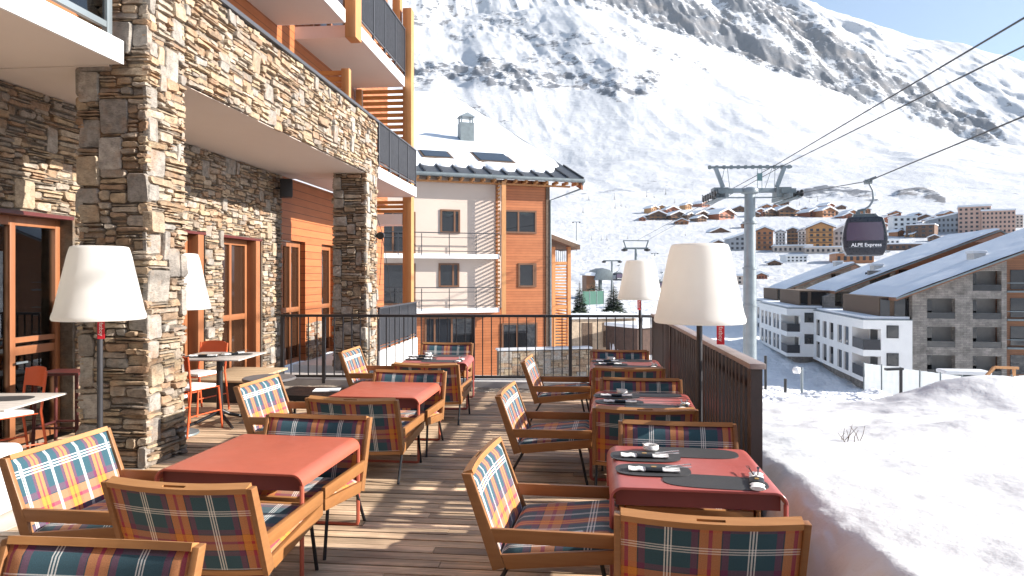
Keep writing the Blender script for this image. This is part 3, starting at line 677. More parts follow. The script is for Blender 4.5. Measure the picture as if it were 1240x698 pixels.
# ================================================================== stone faces
PAL = [(.42, .27, .14), (.47, .33, .19), (.52, .40, .26), (.34, .20, .10), (.38, .31, .24), (.44, .38, .31), (.30, .26, .22), (.50, .36, .20), (.40, .22, .11), (.55, .46, .35)]
GREY = [(.34, .33, .31), (.40, .395, .37), (.44, .42, .38), (.30, .29, .27), (.48, .37, .24)]
def stone_face(b, o, u, v, n, Wd, Ht, openings=(), seed=0, big=.035, cu=.05, cv=.024, quoin=False):
    o, u, v, n = Vector(o), Vector(u), Vector(v), Vector(n); rg = random.Random(seed)
    NU, NV = max(1, round(Wd / cu)), max(1, round(Ht / cv)); cu = Wd / NU; cv = Ht / NV
    occ = [[False] * NU for _ in range(NV)]
    for (a0, a1, c0, c1) in openings:
        for j in range(NV):
            for i in range(NU):
                if a0 - .3 * cu < (i + .5) * cu < a1 + .3 * cu and c0 - .3 * cv < (j + .5) * cv < c1 + .3 * cv: occ[j][i] = True
    for j in range(NV):
        i = 0
        while i < NU:
            if occ[j][i]: i += 1; continue
            r = rg.random(); edge = quoin and (i == 0)
            if r < big or (edge and r < .30): w, h, pal = rg.randint(3, 5), rg.randint(6, 12), GREY
            elif r < big + .12: w, h, pal = rg.randint(2, 4), rg.randint(3, 4), PAL + GREY[:2]
            else: w, h, pal = rg.randint(2, 7), rg.choice((1, 1, 1, 2, 2, 2, 3)), PAL
            ww = 0
            while ww < w and i + ww < NU and not occ[j][i + ww]: ww += 1
            if i + ww < NU and not occ[j][i + ww] and (i + ww + 1 >= NU or occ[j][i + ww + 1]): ww += 1
            hh = 1
            while hh < h and j + hh < NV and not any(occ[j + hh][i:i + ww]): hh += 1
            for jj in range(j, j + hh):
                for ii in range(i, i + ww): occ[jj][ii] = True
            a0, a1, c0, c1 = i * cu, (i + ww) * cu, j * cv, (j + hh) * cv; i += ww
            g = rg.uniform(.003, .008); jt = lambda s: rg.uniform(-s, s)
            js = min(.011, .24 * min(a1 - a0, c1 - c0))
            base = [(a0 + g + jt(js), c0 + g + jt(js)), (a1 - g + jt(js), c0 + g + jt(js)), (a1 - g + jt(js), c1 - g + jt(js)), (a0 + g + jt(js), c1 - g + jt(js))]
            # chop corners, add mid-points so that no outline is a plain rectangle
            pts = []
            for k in range(4):
                p, q, r_ = base[k - 1], base[k], base[(k + 1) % 4]
                ch = rg.uniform(.06, .30); cw = rg.uniform(.06, .30) if (a1 - a0) > .12 else .2
                ch, cw = min(ch, .018 / max(.001, math.dist(p, q))), min(cw, .018 / max(.001, math.dist(q, r_)))
                pts.append((q[0] + (p[0] - q[0]) * ch, q[1] + (p[1] - q[1]) * ch)); pts.append((q[0] + (r_[0] - q[0]) * cw, q[1] + (r_[1] - q[1]) * cw))
                mx, my = (q[0] + r_[0]) / 2, (q[1] + r_[1]) / 2; pts.append((mx + jt(js * .5), my + jt(js * .5)))
            cxm = sum(p[0] for p in pts) / len(pts); cym = sum(p[1] for p in pts) / len(pts); m = len(pts)
            out = rg.uniform(.004, .048); tx, ty = jt(.014), jt(.016)
            P = lambda a, c, d: o + u * a + v * c + n * d
            vs = [P(a, c, -.03) for a, c in pts]; ins = min(.007, .16 * min(a1 - a0, c1 - c0))
            def inset(a, c, k):
                dx, dy = a - cxm, c - cym; L = math.hypot(dx, dy) or 1; f = max(0, 1 - k / L); return cxm + dx * f, cym + dy * f
            vs += [P(a, c, out * .72 - .004) for a, c in pts]
            t2 = [inset(a, c, ins) for a, c in pts]
            vs += [P(a, c, out + tx * (a - cxm) / (a1 - a0) + ty * (c - cym) / (c1 - c0) + jt(.003)) for a, c in t2]
            vs.append(P(cxm + jt(.01), cym, out + jt(.006)))
            fs = [(k, (k + 1) % m, m + (k + 1) % m, m + k) for k in range(m)] + [(m + k, m + (k + 1) % m, 2 * m + (k + 1) % m, 2 * m + k) for k in range(m)] + [(2 * m + k, 2 * m + (k + 1) % m, 3 * m) for k in range(m)]
            c = rg.choice(pal); c = tuple(.56 * q + .44 * m_ for q, m_ in zip(c, (.37, .295, .23))); k = rg.uniform(.70, 1.02); b.add(vs, fs, None, (c[0] * k, c[1] * k, c[2] * k))
MC = (.13, .105, .08)
X1, Y1, Z1 = Vector((1, 0, 0)), Vector((0, 1, 0)), Vector((0, 0, 1))
XF, XB, ZS = -3.6, -5.2, 3.40          # pillar face, back wall, soffit height
hotel = thing('hotel_building', 'stone hotel with white balconies and orange wood cladding along the left of the deck', 'building', (-5.2, 9, 0))
def pillar(y0, y1, x0, zt, seed):
    b = B(); e = .022
    b.box((x0 + e, y0 + e, 0), (XF - e, y1 - e, zt - .03), MC)
    stone_face(b, (x0, y0 + e, 0), X1, Z1, -Y1, XF - x0, zt, (), seed, .04, quoin=True)
    stone_face(b, (XF - e, y0, 0), Y1, Z1, X1, y1 - y0, zt, (), seed + 1, .04, quoin=True)
    stone_face(b, (x0 + e, y0, 0), Y1, Z1, -X1, y1 - y0, zt, (), seed + 2, .06)
    stone_face(b, (x0, y1 - e, 0), X1, Z1, Y1, XF - x0, zt, (), seed + 3, .06)
    return b.build('stone_pillar', MT['stone'], hotel, world=hotel, smooth=25)
pillar(5.43, 5.98, -4.24, 5.0, 11)
pillar(11.41, 12.03, -4.20, ZS + .02, 31)
# parapet beam between the pillars
b = B(); b.box((-3.95, 5.98, ZS + .01), (-3.622, 12.02, 4.38), MC)
stone_face(b, (XF - .022, 5.985, ZS), Y1, Z1, X1, 12.035 - 5.985, .985, [(3.28, 3.44, .30, .36), (3.30, 3.44, .02, .10), (5.30, 5.42, .22, .28)], 51, .03)
stone_face(b, (-3.95, 12.015, ZS), X1, Z1, Y1, .35, .985, (), 52)
b.build('parapet', MT['stone'], hotel, world=hotel, smooth=25)
b = B(); b.box((-4.0, 5.985, 4.392), (-3.565, 12.06, 4.44)); b.build('coping', MT['anthracite'], hotel, world=hotel, bevel=.004)
b = B(); b.box((-3.95, 5.985, ZS - .006), (-3.63, 11.405, ZS - .001)); b.build('beam_underside', MT['soffit'], hotel, world=hotel)
b = B(); b.box((-5.3, 5.42, ZS + .002), (-3.955, 12.055, ZS + .12)); b.box((-5.3, -2.5, ZS), (-3.82, 5.385, ZS + .19)); b.build('soffit', MT['soffit'], hotel, world=hotel, smooth=0)
b = B(); b.box((-3.817, -2.5, ZS - .002), (-3.79, 5.387, ZS + .192)); b.build('slab_edge', MT['white_paint'], hotel, world=hotel)
# first floor glass balustrade at the left edge
br = thing('tmp', None, None)
for q in (5.27, 3.4): b = B(); b.box((-3.90, q, ZS + .19), (-3.85, q + .06, 4.75)); b.build('balustrade_post', MT['steel'], hotel, world=hotel, bevel=.004)
b = B(); b.box((-3.895, -2.0, ZS + .27), (-3.855, 5.268, ZS + .32)); b.box((-3.9, -2.0, 4.60), (-3.85, 5.268, 4.65)); b.build('balustrade_rail', MT['steel'], hotel, world=hotel)
b = B(); b.box((-3.88, -2.0, ZS + .325), (-3.872, 5.26, 4.595)); b.build('balustrade_glass', MT['clear_pane'], hotel, world=hotel)
bpy.data.objects.remove(br)
# back wall with its openings
OPEN = [(3.4, 6.62, 2.24), (7.7, 9.15, 2.24), (9.60, 10.87, 2.24)]
b = B(); YW0, YW1 = -2.5, 11.60
ys = [YW0] + [q for o_ in OPEN for q in o_[:2]] + [YW1]
for a, c in zip(ys[::2], ys[1::2]): b.box((-5.5, a, 0), (XB - .022, c, 2.24), MC)
b.box((-5.5, YW0, 2.24), (XB - .022, YW1, ZS), MC)
stone_face(b, (XB - .022, 1.0, 0), Y1, Z1, X1, YW1 - 1.0, ZS, [(a - 1.0, c - 1.0, -.1, h) for a, c, h in OPEN], 71, .03)
stone_face(b, (-5.5, YW1 - .022, 0), X1, Z1, Y1, .3, ZS, (), 72)
for a, c, h in OPEN:                   # stone reveals facing away from the camera side
    stone_face(b, (-5.4, a + .002, 0), X1, Z1, Y1, .19, h, (), int(a * 10), .05)
b.build('stone_wall', MT['stone'], hotel, world=hotel, smooth=25)
def glazed(y0, y1, h, verts, midz, glass, name='door', leaf=None, xg=-5.40, fw=.065):
    """frame with uprights at the given places, a mid rail and panes behind"""
    b = B(); xs = (xg - .03, xg + .04)
    for q in [y0 + fw / 2] + list(verts) + [y1 - fw / 2]: b.box((xs[0], q - fw / 2, .0), (xs[1], q + fw / 2, h))
    seq = [y0 + fw] + [k for q in verts for k in (q - fw / 2, q + fw / 2)] + [y1 - fw]
    for a, c in zip(seq[::2], seq[1::2]):
        for z0, z1 in ((0, .09), (h - .09, h)) + (((midz - .045, midz + .045),) if midz else ()): b.box((xs[0] + .002, a, z0), (xs[1] - .002, c, z1))
    f = b.build(name, MT['door_wood'], hotel, world=hotel, bevel=.004)
    b = B(); b.box((xg - .003, y0 + .03, .05), (xg + .003, y1 - .03, h - .05)); b.build('pane', glass, f, world=hotel)
    return f
f = glazed(3.4, 6.62, 2.2, (4.2, 5.62, 6.02), None, MT['clear_pane'])
b = B(); b.box((-5.43, 6.055, .86), (-5.365, 6.55, .94)); b.box((-5.43, 6.055, .98), (-5.365, 6.55, 1.03)); b.build('cross_rail', MT['door_wood'], f, world=hotel)
b = B(); b.box((-5.36, 6.06, .78), (-5.33, 6.08, .80)); b.bar((-5.33, 6.02, .79), (-5.33, 6.16, .79), .018); b.build('handle', MT['steel'], f, world=hotel)
glazed(7.7, 8.95, 2.2, (8.3,), 1.0, MT['pane_brown'])
for q in (8.96, 10.66): b = B(); b.box((-5.40, q, 0), (-5.21, q + .14, 2.2)); b.build('door_jamb', MT['door_wood'], hotel, world=hotel, bevel=.004)
f = glazed(9.60, 10.65, 2.2, (10.12,), .98, MT['pane_brown'])
b = B()
for a, c, h in OPEN: b.box((-5.44, a, h - .038), (-5.205, c, h - .002))
b.build('lintel_board', MT['maroon_metal'], hotel, world=hotel)
# larch clad wall beyond
b = B(); x0, x1 = -5.5, -5.205
WN = [(11.66, 12.66, 2.28), (13.5, 14.25, 2.28)]
for a, c in ((11.603, 11.66), (12.66, 13.5), (14.25, 18.0)): b.box((x0, a, 0), (x1, c, 2.28))
b.box((x0, 11.603, 2.28), (x1, 18.0, ZS)); b.build('clad_wall', MT['clad_orange'], hotel, world=hotel, smooth=0)
glazed(11.66, 12.64, 2.26, (12.2,), 1.0, MT['pane_brown'], 'window', xg=-5.34)
glazed(13.5, 14.25, 2.26, (), 1.0, MT['pane_brown'], 'window', xg=-5.34)
b = B(); stone_face(b, (-5.2, 12.7, 0), Y1, Z1, X1, .8, .72, (), 75); b.box((-5.24, 12.7, 0), (-5.206, 13.5, .70), MC); b.build('stone_plinth', MT['stone'], hotel, world=hotel)
# upper storeys
b = B(); b.box((-5.5, -1, ZS + .13), (-5.10, 18.0, 10.5)); b.build('clad_wall', MT['clad_orange'], hotel, world=hotel, smooth=0)
def upwin(y0, y1, z0, z1):
    b = B()
    for q in (y0, y1 - .08, (y0 + y1) / 2 - .04): b.box((-5.098, q, z0), (-5.03, q + .08, z1))
    for q in (z0, z1 - .08): b.box((-5.098, y0 + .081, q), (-5.034, y1 - .081, q + .08))
    f = b.build('window', MT['door_wood'], hotel, world=hotel); b = B(); b.box((-5.097, y0 + .02, z0 + .02), (-5.075, y1 - .02, z1 - .02)); b.build('pane', MT['pane_brown'], f, world=hotel)
upwin(2.6, 4.9, 3.7, 5.7); upwin(8.6, 10.8, 3.6, 5.6); upwin(12.4, 14.6, 3.62, 5.6); upwin(12.6, 14.6, 6.2, 8.2); upwin(8, 10.5, 6.2, 8.2)
def balcony(y0, y1, xo, zb, th):
    b = B(); b.box((-5.1, y0, zb), (xo - .025, y1, zb + th)); s = b.build('balcony_slab', MT['soffit'], hotel, world=hotel, smooth=0)
    b = B(); b.box((xo - .023, y0 - .002, zb - .003), (xo, y1 + .002, zb + th + .003)); b.box((-5.1, y1 + .001, zb - .003), (xo - .024, y1 + .02, zb + th + .003)); b.build('slab_edge', MT['white_paint'], s, world=hotel)
def panels(y0, y1, x, z0, z1, n=4, ret=False):
    for i in range(n):
        a = y0 + (y1 - y0) * i / n; c = y0 + (y1 - y0) * (i + 1) / n
        b = B(); k = 14
        b.box((x - .012, a + .02, z0), (x - .006, c - .02, z1 - .03))
        for j in range(k): q = a + .025 + (c - a - .05) * (j + .5) / k; b.box((x - .006, q - .012, z0), (x + .008, q + .012, z1 - .03))
        b.build('railing_panel', MT['anthracite'], hotel, world=hotel, smooth=0)
    b = B(); b.box((x - .03, y0 - .02, z1 - .028), (x + .025, y1 + .02, z1)); b.box((x - .02, y0, z0 - .05), (x + .012, y1, z0 - .02)); b.build('railing_rail', MT['anthracite'], hotel, world=hotel)
    for i in range(n + 1):
        a = y0 + (y1 - y0) * i / n; b = B(); b.box((x - .02, a - .018, z0 - .14), (x + .018, a + .018, z1 - .03)); b.build('railing_post', MT['anthracite'], hotel, world=hotel)
balcony(2.5, 11.18, -3.9, 5.90, .22)
balcony(11.93, 15.15, -3.9, 5.92, .22); panels(11.98, 15.12, -3.9, 6.28, 7.22)
balcony(12.06, 14.95, -3.58, ZS, .20); panels(12.10, 14.92, -3.60, 3.72, 4.44)
b = B(); b.box((-5.2, 12.06, -.6), (-3.62, 14.95, .0)); b.box((-3.618, 12.06, -4.2), (-3.56, 14.95, .26)); b.build('terrace_base', MT['white_plaster'], hotel, world=hotel)
panels(12.10, 14.92, -3.59, .36, 1.06)
for (xa, xb_, ya, yb, za, zb) in ((-3.99, -3.80, 11.42, 11.74, 5.74, 9.2), (-3.96, -3.76, 15.2, 15.46, -3.5, 7.72), (-4.2, -4.02, 15.2, 15.4, 6.15, 9.5), (-5.06, -4.92, 15.2, 15.34, 3.06, 5.9), (-4.12, -3.98, 11.60, 11.72, 3.62, 5.26)):
    b = B(); b.box((xa, ya, za), (xb_, yb, zb)); b.build('timber_post', MT['clad_post'], hotel, world=hotel, bevel=.005)
def slats(xa, xb_, y, z0, z1, pitch, h, mat):
    b = B(); z = z0
    while z < z1: b.box((xa, y, z), (xb_, y + .03, min(z1, z + h))); z += pitch
    b.build('slat_screen', mat, hotel, world=hotel, smooth=0)
slats(-4.9, -3.97, 15.25, 3.64, 5.9, .135, .085, MT['clad_slat'])
slats(-5.1, -3.97, 15.25, 6.2, 7.0, .135, .085, MT['clad_slat'])
slats(-5.09, -4.125, 11.64, 3.62, 5.24, .11, .075, MT['clad_slat'])
slats(-5.1, -3.97, 15.3, 3.08, 3.36, .10, .07, MT['clad_slat'])
b = B(); b.box((-5.15, 15.2, 2.80), (-3.97, 15.7, 3.04)); b.build('balcony_slab', MT['white_plaster'], hotel, world=hotel)
# room behind the left glass door, with a teal sofa
b = B()
for a, c in (((-9.2, 1.5, -.1), (-5.5, 8.5, -.02)), ((-9.3, 1.5, 0), (-9.2, 8.5, 3.2)), ((-9.2, 8.5, 0), (-5.5, 8.6, 3.2)), ((-9.2, 1.4, 0), (-5.5, 1.5, 3.2)), ((-9.2, 1.5, 3.2), (-5.5, 8.5, 3.3))): b.box(a, c)
b.build('interior_room', pm('room_wall', (.22, .17, .13), .8), hotel, world=hotel, smooth=0)
sf = thing('sofa', 'teal sofa inside the room behind the left glass door', 'sofa', (-7.2, 7.3, 0), R(90))
b = B(); b.box((-.9, -.4, .12), (.9, .4, .45)); b.build('seat', MT['teal_fabric'], sf, bevel=.05, seg=3)
b = B(); b.box((-.9, -.42, .2), (.9, -.2, .95)); b.build('backrest', MT['teal_fabric'], sf, bevel=.06, seg=3)
for s in (-1, 1): b = B(); b.box((s * .9, -.42, .12), (s * 1.08, .4, .66)); b.build('armrest', MT['teal_fabric'], sf, bevel=.05, seg=3)
# unseen block added behind the camera to cut fill light and snow bounce
b = B(); b.box((-9.5, -5.5, -.3), (2.5, -4.2, 9.5)); b.build('unseen_fill_blocker', MT['clad_dark'], hotel, world=hotel, smooth=0)
for xq in (-4.2, -1.6, 1.0):  # dark panes dressing the added block
    for zq in (.1, 3.3, 6.4): b = B(); b.box((xq - .7, -4.199, zq), (xq + .7, -4.15, zq + 2.2)); b.build('window', MT['pane'], hotel, world=hotel)
# loudspeaker under the soffit
sp = thing('loudspeaker', 'small black loudspeaker under the soffit at the end of the stone wall', 'speaker', (-5.02, 11.38, 2.98), R(25))
b = B(); b.box((-.10, -.10, 0), (.10, .10, .32)); bo = b.build('cabinet', MT['black_metal'], sp, bevel=.015)
b = B(); b.box((.101, -.08, .03), (.106, .08, .29)); b.build('grille', MT['dark_rail'], sp)
b = B(); b.bar((-.1, 0, .16), (-.20, 0, .16), .03); b.build('bracket', MT['black_metal'], sp)

# ================================================================== deck railing
a_, c_ = PZ(342, 400, 10.38), PZ(799, 400, 10.2); d_ = c_ - a_; LEN = math.hypot(d_.x, d_.y)
fence = thing('deck_railing', 'black metal railing with thin upright bars across the far end of the deck', 'railing', (a_.x, a_.y, 0), math.atan2(d_.y, d_.x))
RH = 1.045
b = B(); b.box((-.02, -.025, RH - .04), (LEN + .02, .025, RH)); b.build('top_rail', MT['dark_rail'], fence, bevel=.006)
b = B(); b.box((0, -.012, .085), (LEN, .012, .125)); b.build('bottom_rail', MT['dark_rail'], fence)
posts = [0, (393 - 342) / 457 * LEN, (575 - 342) / 457 * LEN, (692 - 342) / 457 * LEN, LEN]
for q in posts: b = B(); b.box((q - .025, -.022, .0), (q + .025, .022, RH - .041)); b.build('post', MT['dark_rail'], fence)
bal = None; n = int(LEN / .132)
for i in range(1, n):
    x = LEN * i / n
    if min(abs(x - q) for q in posts) < .05: continue
    if bal is None: b = B(); b.box((-.007, -.011, .126), (.007, .011, RH - .042)); o = bal = b.build('baluster', MT['dark_rail'], fence)
    else: o = bal.copy(); COL.objects.link(o)
    o.location = (x, 0, 0)

# ================================================================== slatted screen beside the snow
MT['screen'] = woodm('screen_boards', (.028, .021, .019), (.062, .044, .038), (30, 30, 3), .5)
screen = thing('slatted_screen', 'dark brown vertical slat screen with pale cap rail between deck and snow', 'screen', (1.09, 4.4, 0))
rg = random.Random(5); b = B(); y = 4.44; 
while y < 10.0:
    w = rg.choice((.045, .05, .055)); g = rg.choice((.05, .06, .07, .09)); b.box((1.08, y, .03), (1.102, y + w, 1.03)); y += w + g
b.build('slats', MT['screen'], screen, world=screen, smooth=0)
b = B()
for z in (.15, .90): b = B(); b.box((1.103, 4.42, z), (1.135, 10.0, z + .05)); b.build('cross_rail', MT['screen'], screen, world=screen)
for y in (4.36, 6.2, 8.1, 10.0): b = B(); b.box((1.07, y, 0), (1.14, y + .06, 1.045)); b.build('post', MT['screen'], screen, world=screen)
b = B(); b.box((1.055, 4.33, 1.047), (1.155, 10.08, 1.082)); b.build('cap_rail', pm('cap_rail_paint', (.30, .24, .22), .4, .2), screen, world=screen, bevel=.006)
# ================================================================== terrain
TA = math.radians(48)
def interp(x, xs, ys): return np.interp(x, xs, ys)
def terr(th, r):
    """height of the ground at camera-frame bearing th and range r (numpy arrays)"""
    thc = np.clip(th, -TA, TA); px = CX + FP * np.tan(thc); Z = r * np.cos(thc)
    s = interp(px, [640, 860], [0, 1])                       # 0 left of the pylon, 1 right of it
    zl = interp(r, [5, 20, 34, 60, 100, 150], [-3.8, -3.8, -3.6, -4.8, -5.6, -3.6]); zr = interp(r, [5, 14, 25, 40, 60, 80, 100, 150], [-1.2, -1.6, -2.4, -4.9, -8.9, -9.1, -7.7, -4])
    znear = zl * (1 - s) + zr * s
    bend = interp(px, [700, 1000, 1240], [0, 0, 8])
    y150 = HY - FP * (znear * 0 - 3.8 - EYE) / np.maximum(Z, 1) * 1.0
    sh = interp(px, [300, 500, 560, 620, 700, 760, 800, 880, 960, 1040, 1100, 1160, 1240, 1400], [5, 20, 27, 18, 22, 29, 44, 70, 94, 124, 150, 172, 190, 230])
    rd = interp(px, [-400, 300, 500, 620, 700, 780, 850, 900, 940, 965, 985, 1010, 1035, 1060, 1100, 1150, 1190, 1240, 1320, 1420, 1540], [-60, -150, -150, -130, -120, -90, -60, -35, -16, -4, 5, 15, 25, 33, 45, 54, 63, 78, 120, 170, 215])
    ks = [150, 220, 336, 450, 550, 650, 800, 1000, 1300, 1750, 2400, 2650, 3000, 3650, 4600]
    c = [362, 331, 303, 283, 266, 256, 245, 229, 202, None, None, None, None, None, None]
    out = np.zeros_like(px); y13 = 202 + bend
    Y = [np.full_like(px, v) + (bend if k > 6 else 0) for k, v in enumerate(c[:9])]
    Y += [y13 + (sh - y13) * .52, sh, np.minimum(sh + 2, sh * .96 + rd * .04 + 4), sh + (rd - sh) * .52, rd, rd + 140]
    yy = Y[0].copy()
    for k in range(len(ks) - 1):
        t = np.clip((r - ks[k]) / (ks[k + 1] - ks[k]), 0, 1); t = t if k in (9, 11, 12, 13) else t
        yy = yy + (Y[k + 1] - Y[k]) * t
    zfar = EYE + (HY - yy) / FP * Z
    w = np.clip((r - 110) / 60, 0, 1); w = w * w * (3 - 2 * w)
    z = znear * (1 - w) + zfar * w
    x, y = r * np.sin(th), r * np.cos(th)
    a = interp(r, [5, 20, 100, 300, 650, 900, 1500, 2300, 2700, 3200, 3600, 4600], [.0, 0, 0, 1.0, 2.5, 6, 11, 9, 12, 15, 6, 4])   # relief, photo pixels
    n = fbm(x / 330, y / 330, 6, 3, .55) * .7 + (ridged(x / 130 + .4 * y / 260, y / 300, 6, 9) - .55) * interp(r, [500, 900, 1500, 2300, 2600, 3000], [.25, .45, .8, .8, 1.1, 1.5]) + fbm(x / 40, y / 55, 4, 77) * interp(r, [350, 600, 1200, 1800], [.15, .28, .15, 0])
    z = z + a / FP * Z * n
    for p0, wr, wf, rc, rw, A, sk in ((640, 70, 230, 2150, 420, 20, .10), (548, 46, 130, 1900, 420, 12, .06), (480, 60, 90, 1700, 300, 8, .05), (770, 40, 110, 3050, 480, 15, .10), (850, 46, 130, 3050, 480, 17, .12), (950, 40, 120, 3100, 460, 17, .12), (1040, 40, 140, 3150, 420, 13, .12),
                                      (700, 80, 240, 1250, 330, 7, .10), (860, 70, 230, 1500, 380, 7, .08), (1030, 70, 220, 1500, 420, 7, .08), (600, 60, 140, 900, 220, 4, .1), (1180, 60, 200, 2500, 600, 9, .1)):
        q = px - p0 - (rc - r) * sk + 26 * fbm(r / 260, px / 90, 3, int(p0)); sp_ = np.clip(q / wr, 0, 1); sp_ = sp_ * sp_ * (3 - 2 * sp_); fl = np.clip((q - wr) / wf, 0, 1); fl = fl * fl * (3 - 2 * fl)
        z = z + A / FP * Z * sp_ * (1 - fl) * np.exp(-((r - rc) / rw) ** 2)
    small = interp(r, [5, 14, 30, 70, 120], [.10, .35, .75, .6, .25]); z = z + small * fbm(x / 2.6, y / 2.6, 4, 21)
    return z
def pix_of(th, r, z): return CX + FP * np.tan(th), HY - FP * (z - EYE) / (r * np.cos(th))
ths = np.unique(np.concatenate([np.radians(np.arange(-12, 40.01, .105)), np.radians(np.arange(-60, -12, .8)), np.radians(np.arange(40, 70, .8)), np.radians(np.arange(70, 300.1, 3.0))]))
rs = np.concatenate([np.geomspace(9, 120, 110), np.geomspace(122, 900, 120)[0:], np.linspace(912, 2300, 130), np.linspace(2312, 3700, 130), np.linspace(3760, 4600, 8)])
TH_, RR = np.meshgrid(ths, rs, indexing='ij'); ZT = terr(TH_, RR)
PX_, PY_ = pix_of(np.clip(TH_, -TA, TA), RR, ZT)
def stroke(pts, w, s):
    best = np.full(PX_.shape, 1e9)
    for (ax, ay), (bx, by) in zip(pts[:-1], pts[1:]):
        dx, dy = bx - ax, by - ay; t = np.clip(((PX_ - ax) * dx + (PY_ - ay) * dy) / (dx * dx + dy * dy), 0, 1)
        best = np.minimum(best, np.hypot(PX_ - ax - t * dx, PY_ - ay - t * dy))
    return s * np.exp(-(best / w) ** 2)
rock = np.full(PX_.shape, .0)
rock = np.maximum(rock, interp(RR, [230, 420, 520, 900, 1400, 2300, 2600], [.0, .32, .42, .45, .40, .34, .46]))
for pts, w, s, r0, r1 in (([(700, -30), (760, -10), (810, 18), (870, 38), (935, 72), (985, 100), (1040, 122)], 32, 1.12, 2450, 3700), ([(880, -10), (960, 30), (1010, 60), (1060, 92), (1100, 118), (1165, 146), (1200, 160)], 25, 1.08, 2450, 3700),
                          ([(690, -30), (760, 0), (800, 10)], 26, 1.0, 2450, 3700), ([(490, 88), (545, 86), (600, 92), (640, 104)], 17, 1.1, 900, 2400), ([(585, 78), (640, 95), (700, 98), (760, 112), (790, 98)], 19, 1.05, 900, 2400),
                          ([(590, 30), (660, 50), (760, 42), (800, 62), (850, 88)], 18, .86, 900, 2400), ([(490, 15), (560, 45), (600, 20), (650, 30)], 20, .84, 900, 2600), ([(640, 70), (720, 75), (780, 100)], 20, .86, 900, 2400), ([(510, 105), (570, 130), (620, 150)], 14, .76, 800, 2400), ([(500, 130), (580, 160), (640, 190), (720, 215), (800, 225), (850, 232)], 17, .66, 600, 2400),
                          ([(690, 236), (760, 232), (830, 228)], 9, .8, 500, 1500), ([(1030, 150), (1100, 185), (1160, 205), (1200, 200)], 12, .66, 600, 2400), ([(1090, 236), (1120, 234), (1142, 244)], 8, 1.15, 500, 1500), ([(960, 238), (1000, 232), (1060, 240)], 8, 1.15, 500, 1500),
                          ([(905, 160), (960, 172), (1000, 190)], 8, .5, 600, 2400), ([(860, 225), (900, 205), (930, 214)], 8, .45, 500, 1800)):
    rock = np.maximum(rock, np.where((RR > r0) & (RR < r1), stroke(pts, w * 1.25, s * .80), 0))
crag = np.clip(rock - .5, 0, .5) * 2
ZT = ZT + crag * np.where(RR > 800, 1, 0) * 19 / FP * RR * (ridged((RR * np.sin(TH_)) / 52 + .4 * RR * np.cos(TH_) / 60, RR * np.cos(TH_) / 60, 5, 61) - .55)
gz = np.gradient(ZT, axis=1) / np.gradient(RR, axis=1)
rock = rock + np.where(RR > 800, np.clip((np.abs(gz) - .75) * .5, 0, .35), 0)
rock = np.where(RR < 230, .0, rock)
nT, nR = TH_.shape
cs, sn = math.cos(YAW), math.sin(YAW)
XC_, YC_ = RR * np.sin(TH_), RR * np.cos(TH_)
verts = np.stack([(cs * XC_ - sn * YC_).ravel(), (sn * XC_ + cs * YC_).ravel(), ZT.ravel()], 1)
ii, jj = np.meshgrid(np.arange(nT - 1), np.arange(nR - 1), indexing='ij'); ii = ii.ravel(); jj = jj.ravel()
quads = np.stack([ii * nR + jj, ii * nR + jj + 1, (ii + 1) * nR + jj + 1, (ii + 1) * nR + jj], 1)
me = bpy.data.meshes.new('snowy_mountain_terrain'); me.from_pydata(verts.tolist(), [], quads[:, ::-1].tolist())
at = me.attributes.new('rock', 'FLOAT', 'POINT'); at.data.foreach_set('value', rock.ravel().astype(np.float32))
at = me.attributes.new('shade_lift', 'FLOAT', 'POINT'); at.data.foreach_set('value', np.clip((150 - RR) / 40, 0, 1).ravel().astype(np.float32))  # weight of the colour lift for shaded ground, fading with range
me.shade_smooth(); me.materials.append(MT['terrain']); o = bpy.data.objects.new('snowy_mountain_terrain', me); COL.objects.link(o); tag(o, kind='structure')
RTEST = np.geomspace(60, 3300, 2600)
def on_terrain(px, y, r0=60, r1=3300):
    th = math.atan((px - CX) / FP); r = RTEST[(RTEST >= r0) & (RTEST <= r1)]; z = terr(np.full_like(r, th), r); _, py = pix_of(np.full_like(r, th), r, z)
    k = int(np.argmax(py <= y)) if (py <= y).any() else len(r) - 1
    return r[k] * math.cos(th), float(z[k])          # depth, ground height
def gz_at(px, Z):
    th = math.atan((px - CX) / FP); return float(terr(np.array([th]), np.array([Z / math.cos(th)]))[0])

# near snow bank beside the deck
xs = np.concatenate([np.linspace(1.118, 2.2, 70), np.linspace(2.215, 7, 190), np.linspace(7.05, 30, 120)]); ys = np.concatenate([np.linspace(-3, 1, 30), np.linspace(1.02, 11, 300), np.linspace(11.05, 24, 70)])
X, Y = np.meshgrid(xs, ys, indexing='ij'); ZC = -sn * X + cs * Y; XCm = cs * X + sn * Y
base = interp(ZC, [0, 4, 6, 8, 10, 11.5, 13, 16, 20, 26], [.40, .38, .25, .02, -.26, -.52, -1.3, -2.8, -4.2, -6.5])
edge = np.clip((X - 1.10) / (.30 + .10 * fbm(Y * 1.3, X * 0 + 3, 3, 4) + .04 * np.sin(Y * 2.1)), 0, 1); edge = 1 - (1 - edge) ** 2.2
z = -.02 + (base + .02) * edge
z += (.06 * fbm(X * .8, Y * .8, 3, 31) + .032 * fbm(X * 2.2, Y * 3.0, 4, 33, .5)) * np.clip(edge * 1.3, 0, 1)
z += .16 * fbm(X * 4, Y * 3.2, 4, 41, .6) * edge * (1 - edge) * 4
def mound(cx, cz, sx, sz, h, p=2.0): return h * np.exp(-(np.abs((XCm - cx) / sx) ** p) - (np.abs((ZC - cz) / sz) ** p))
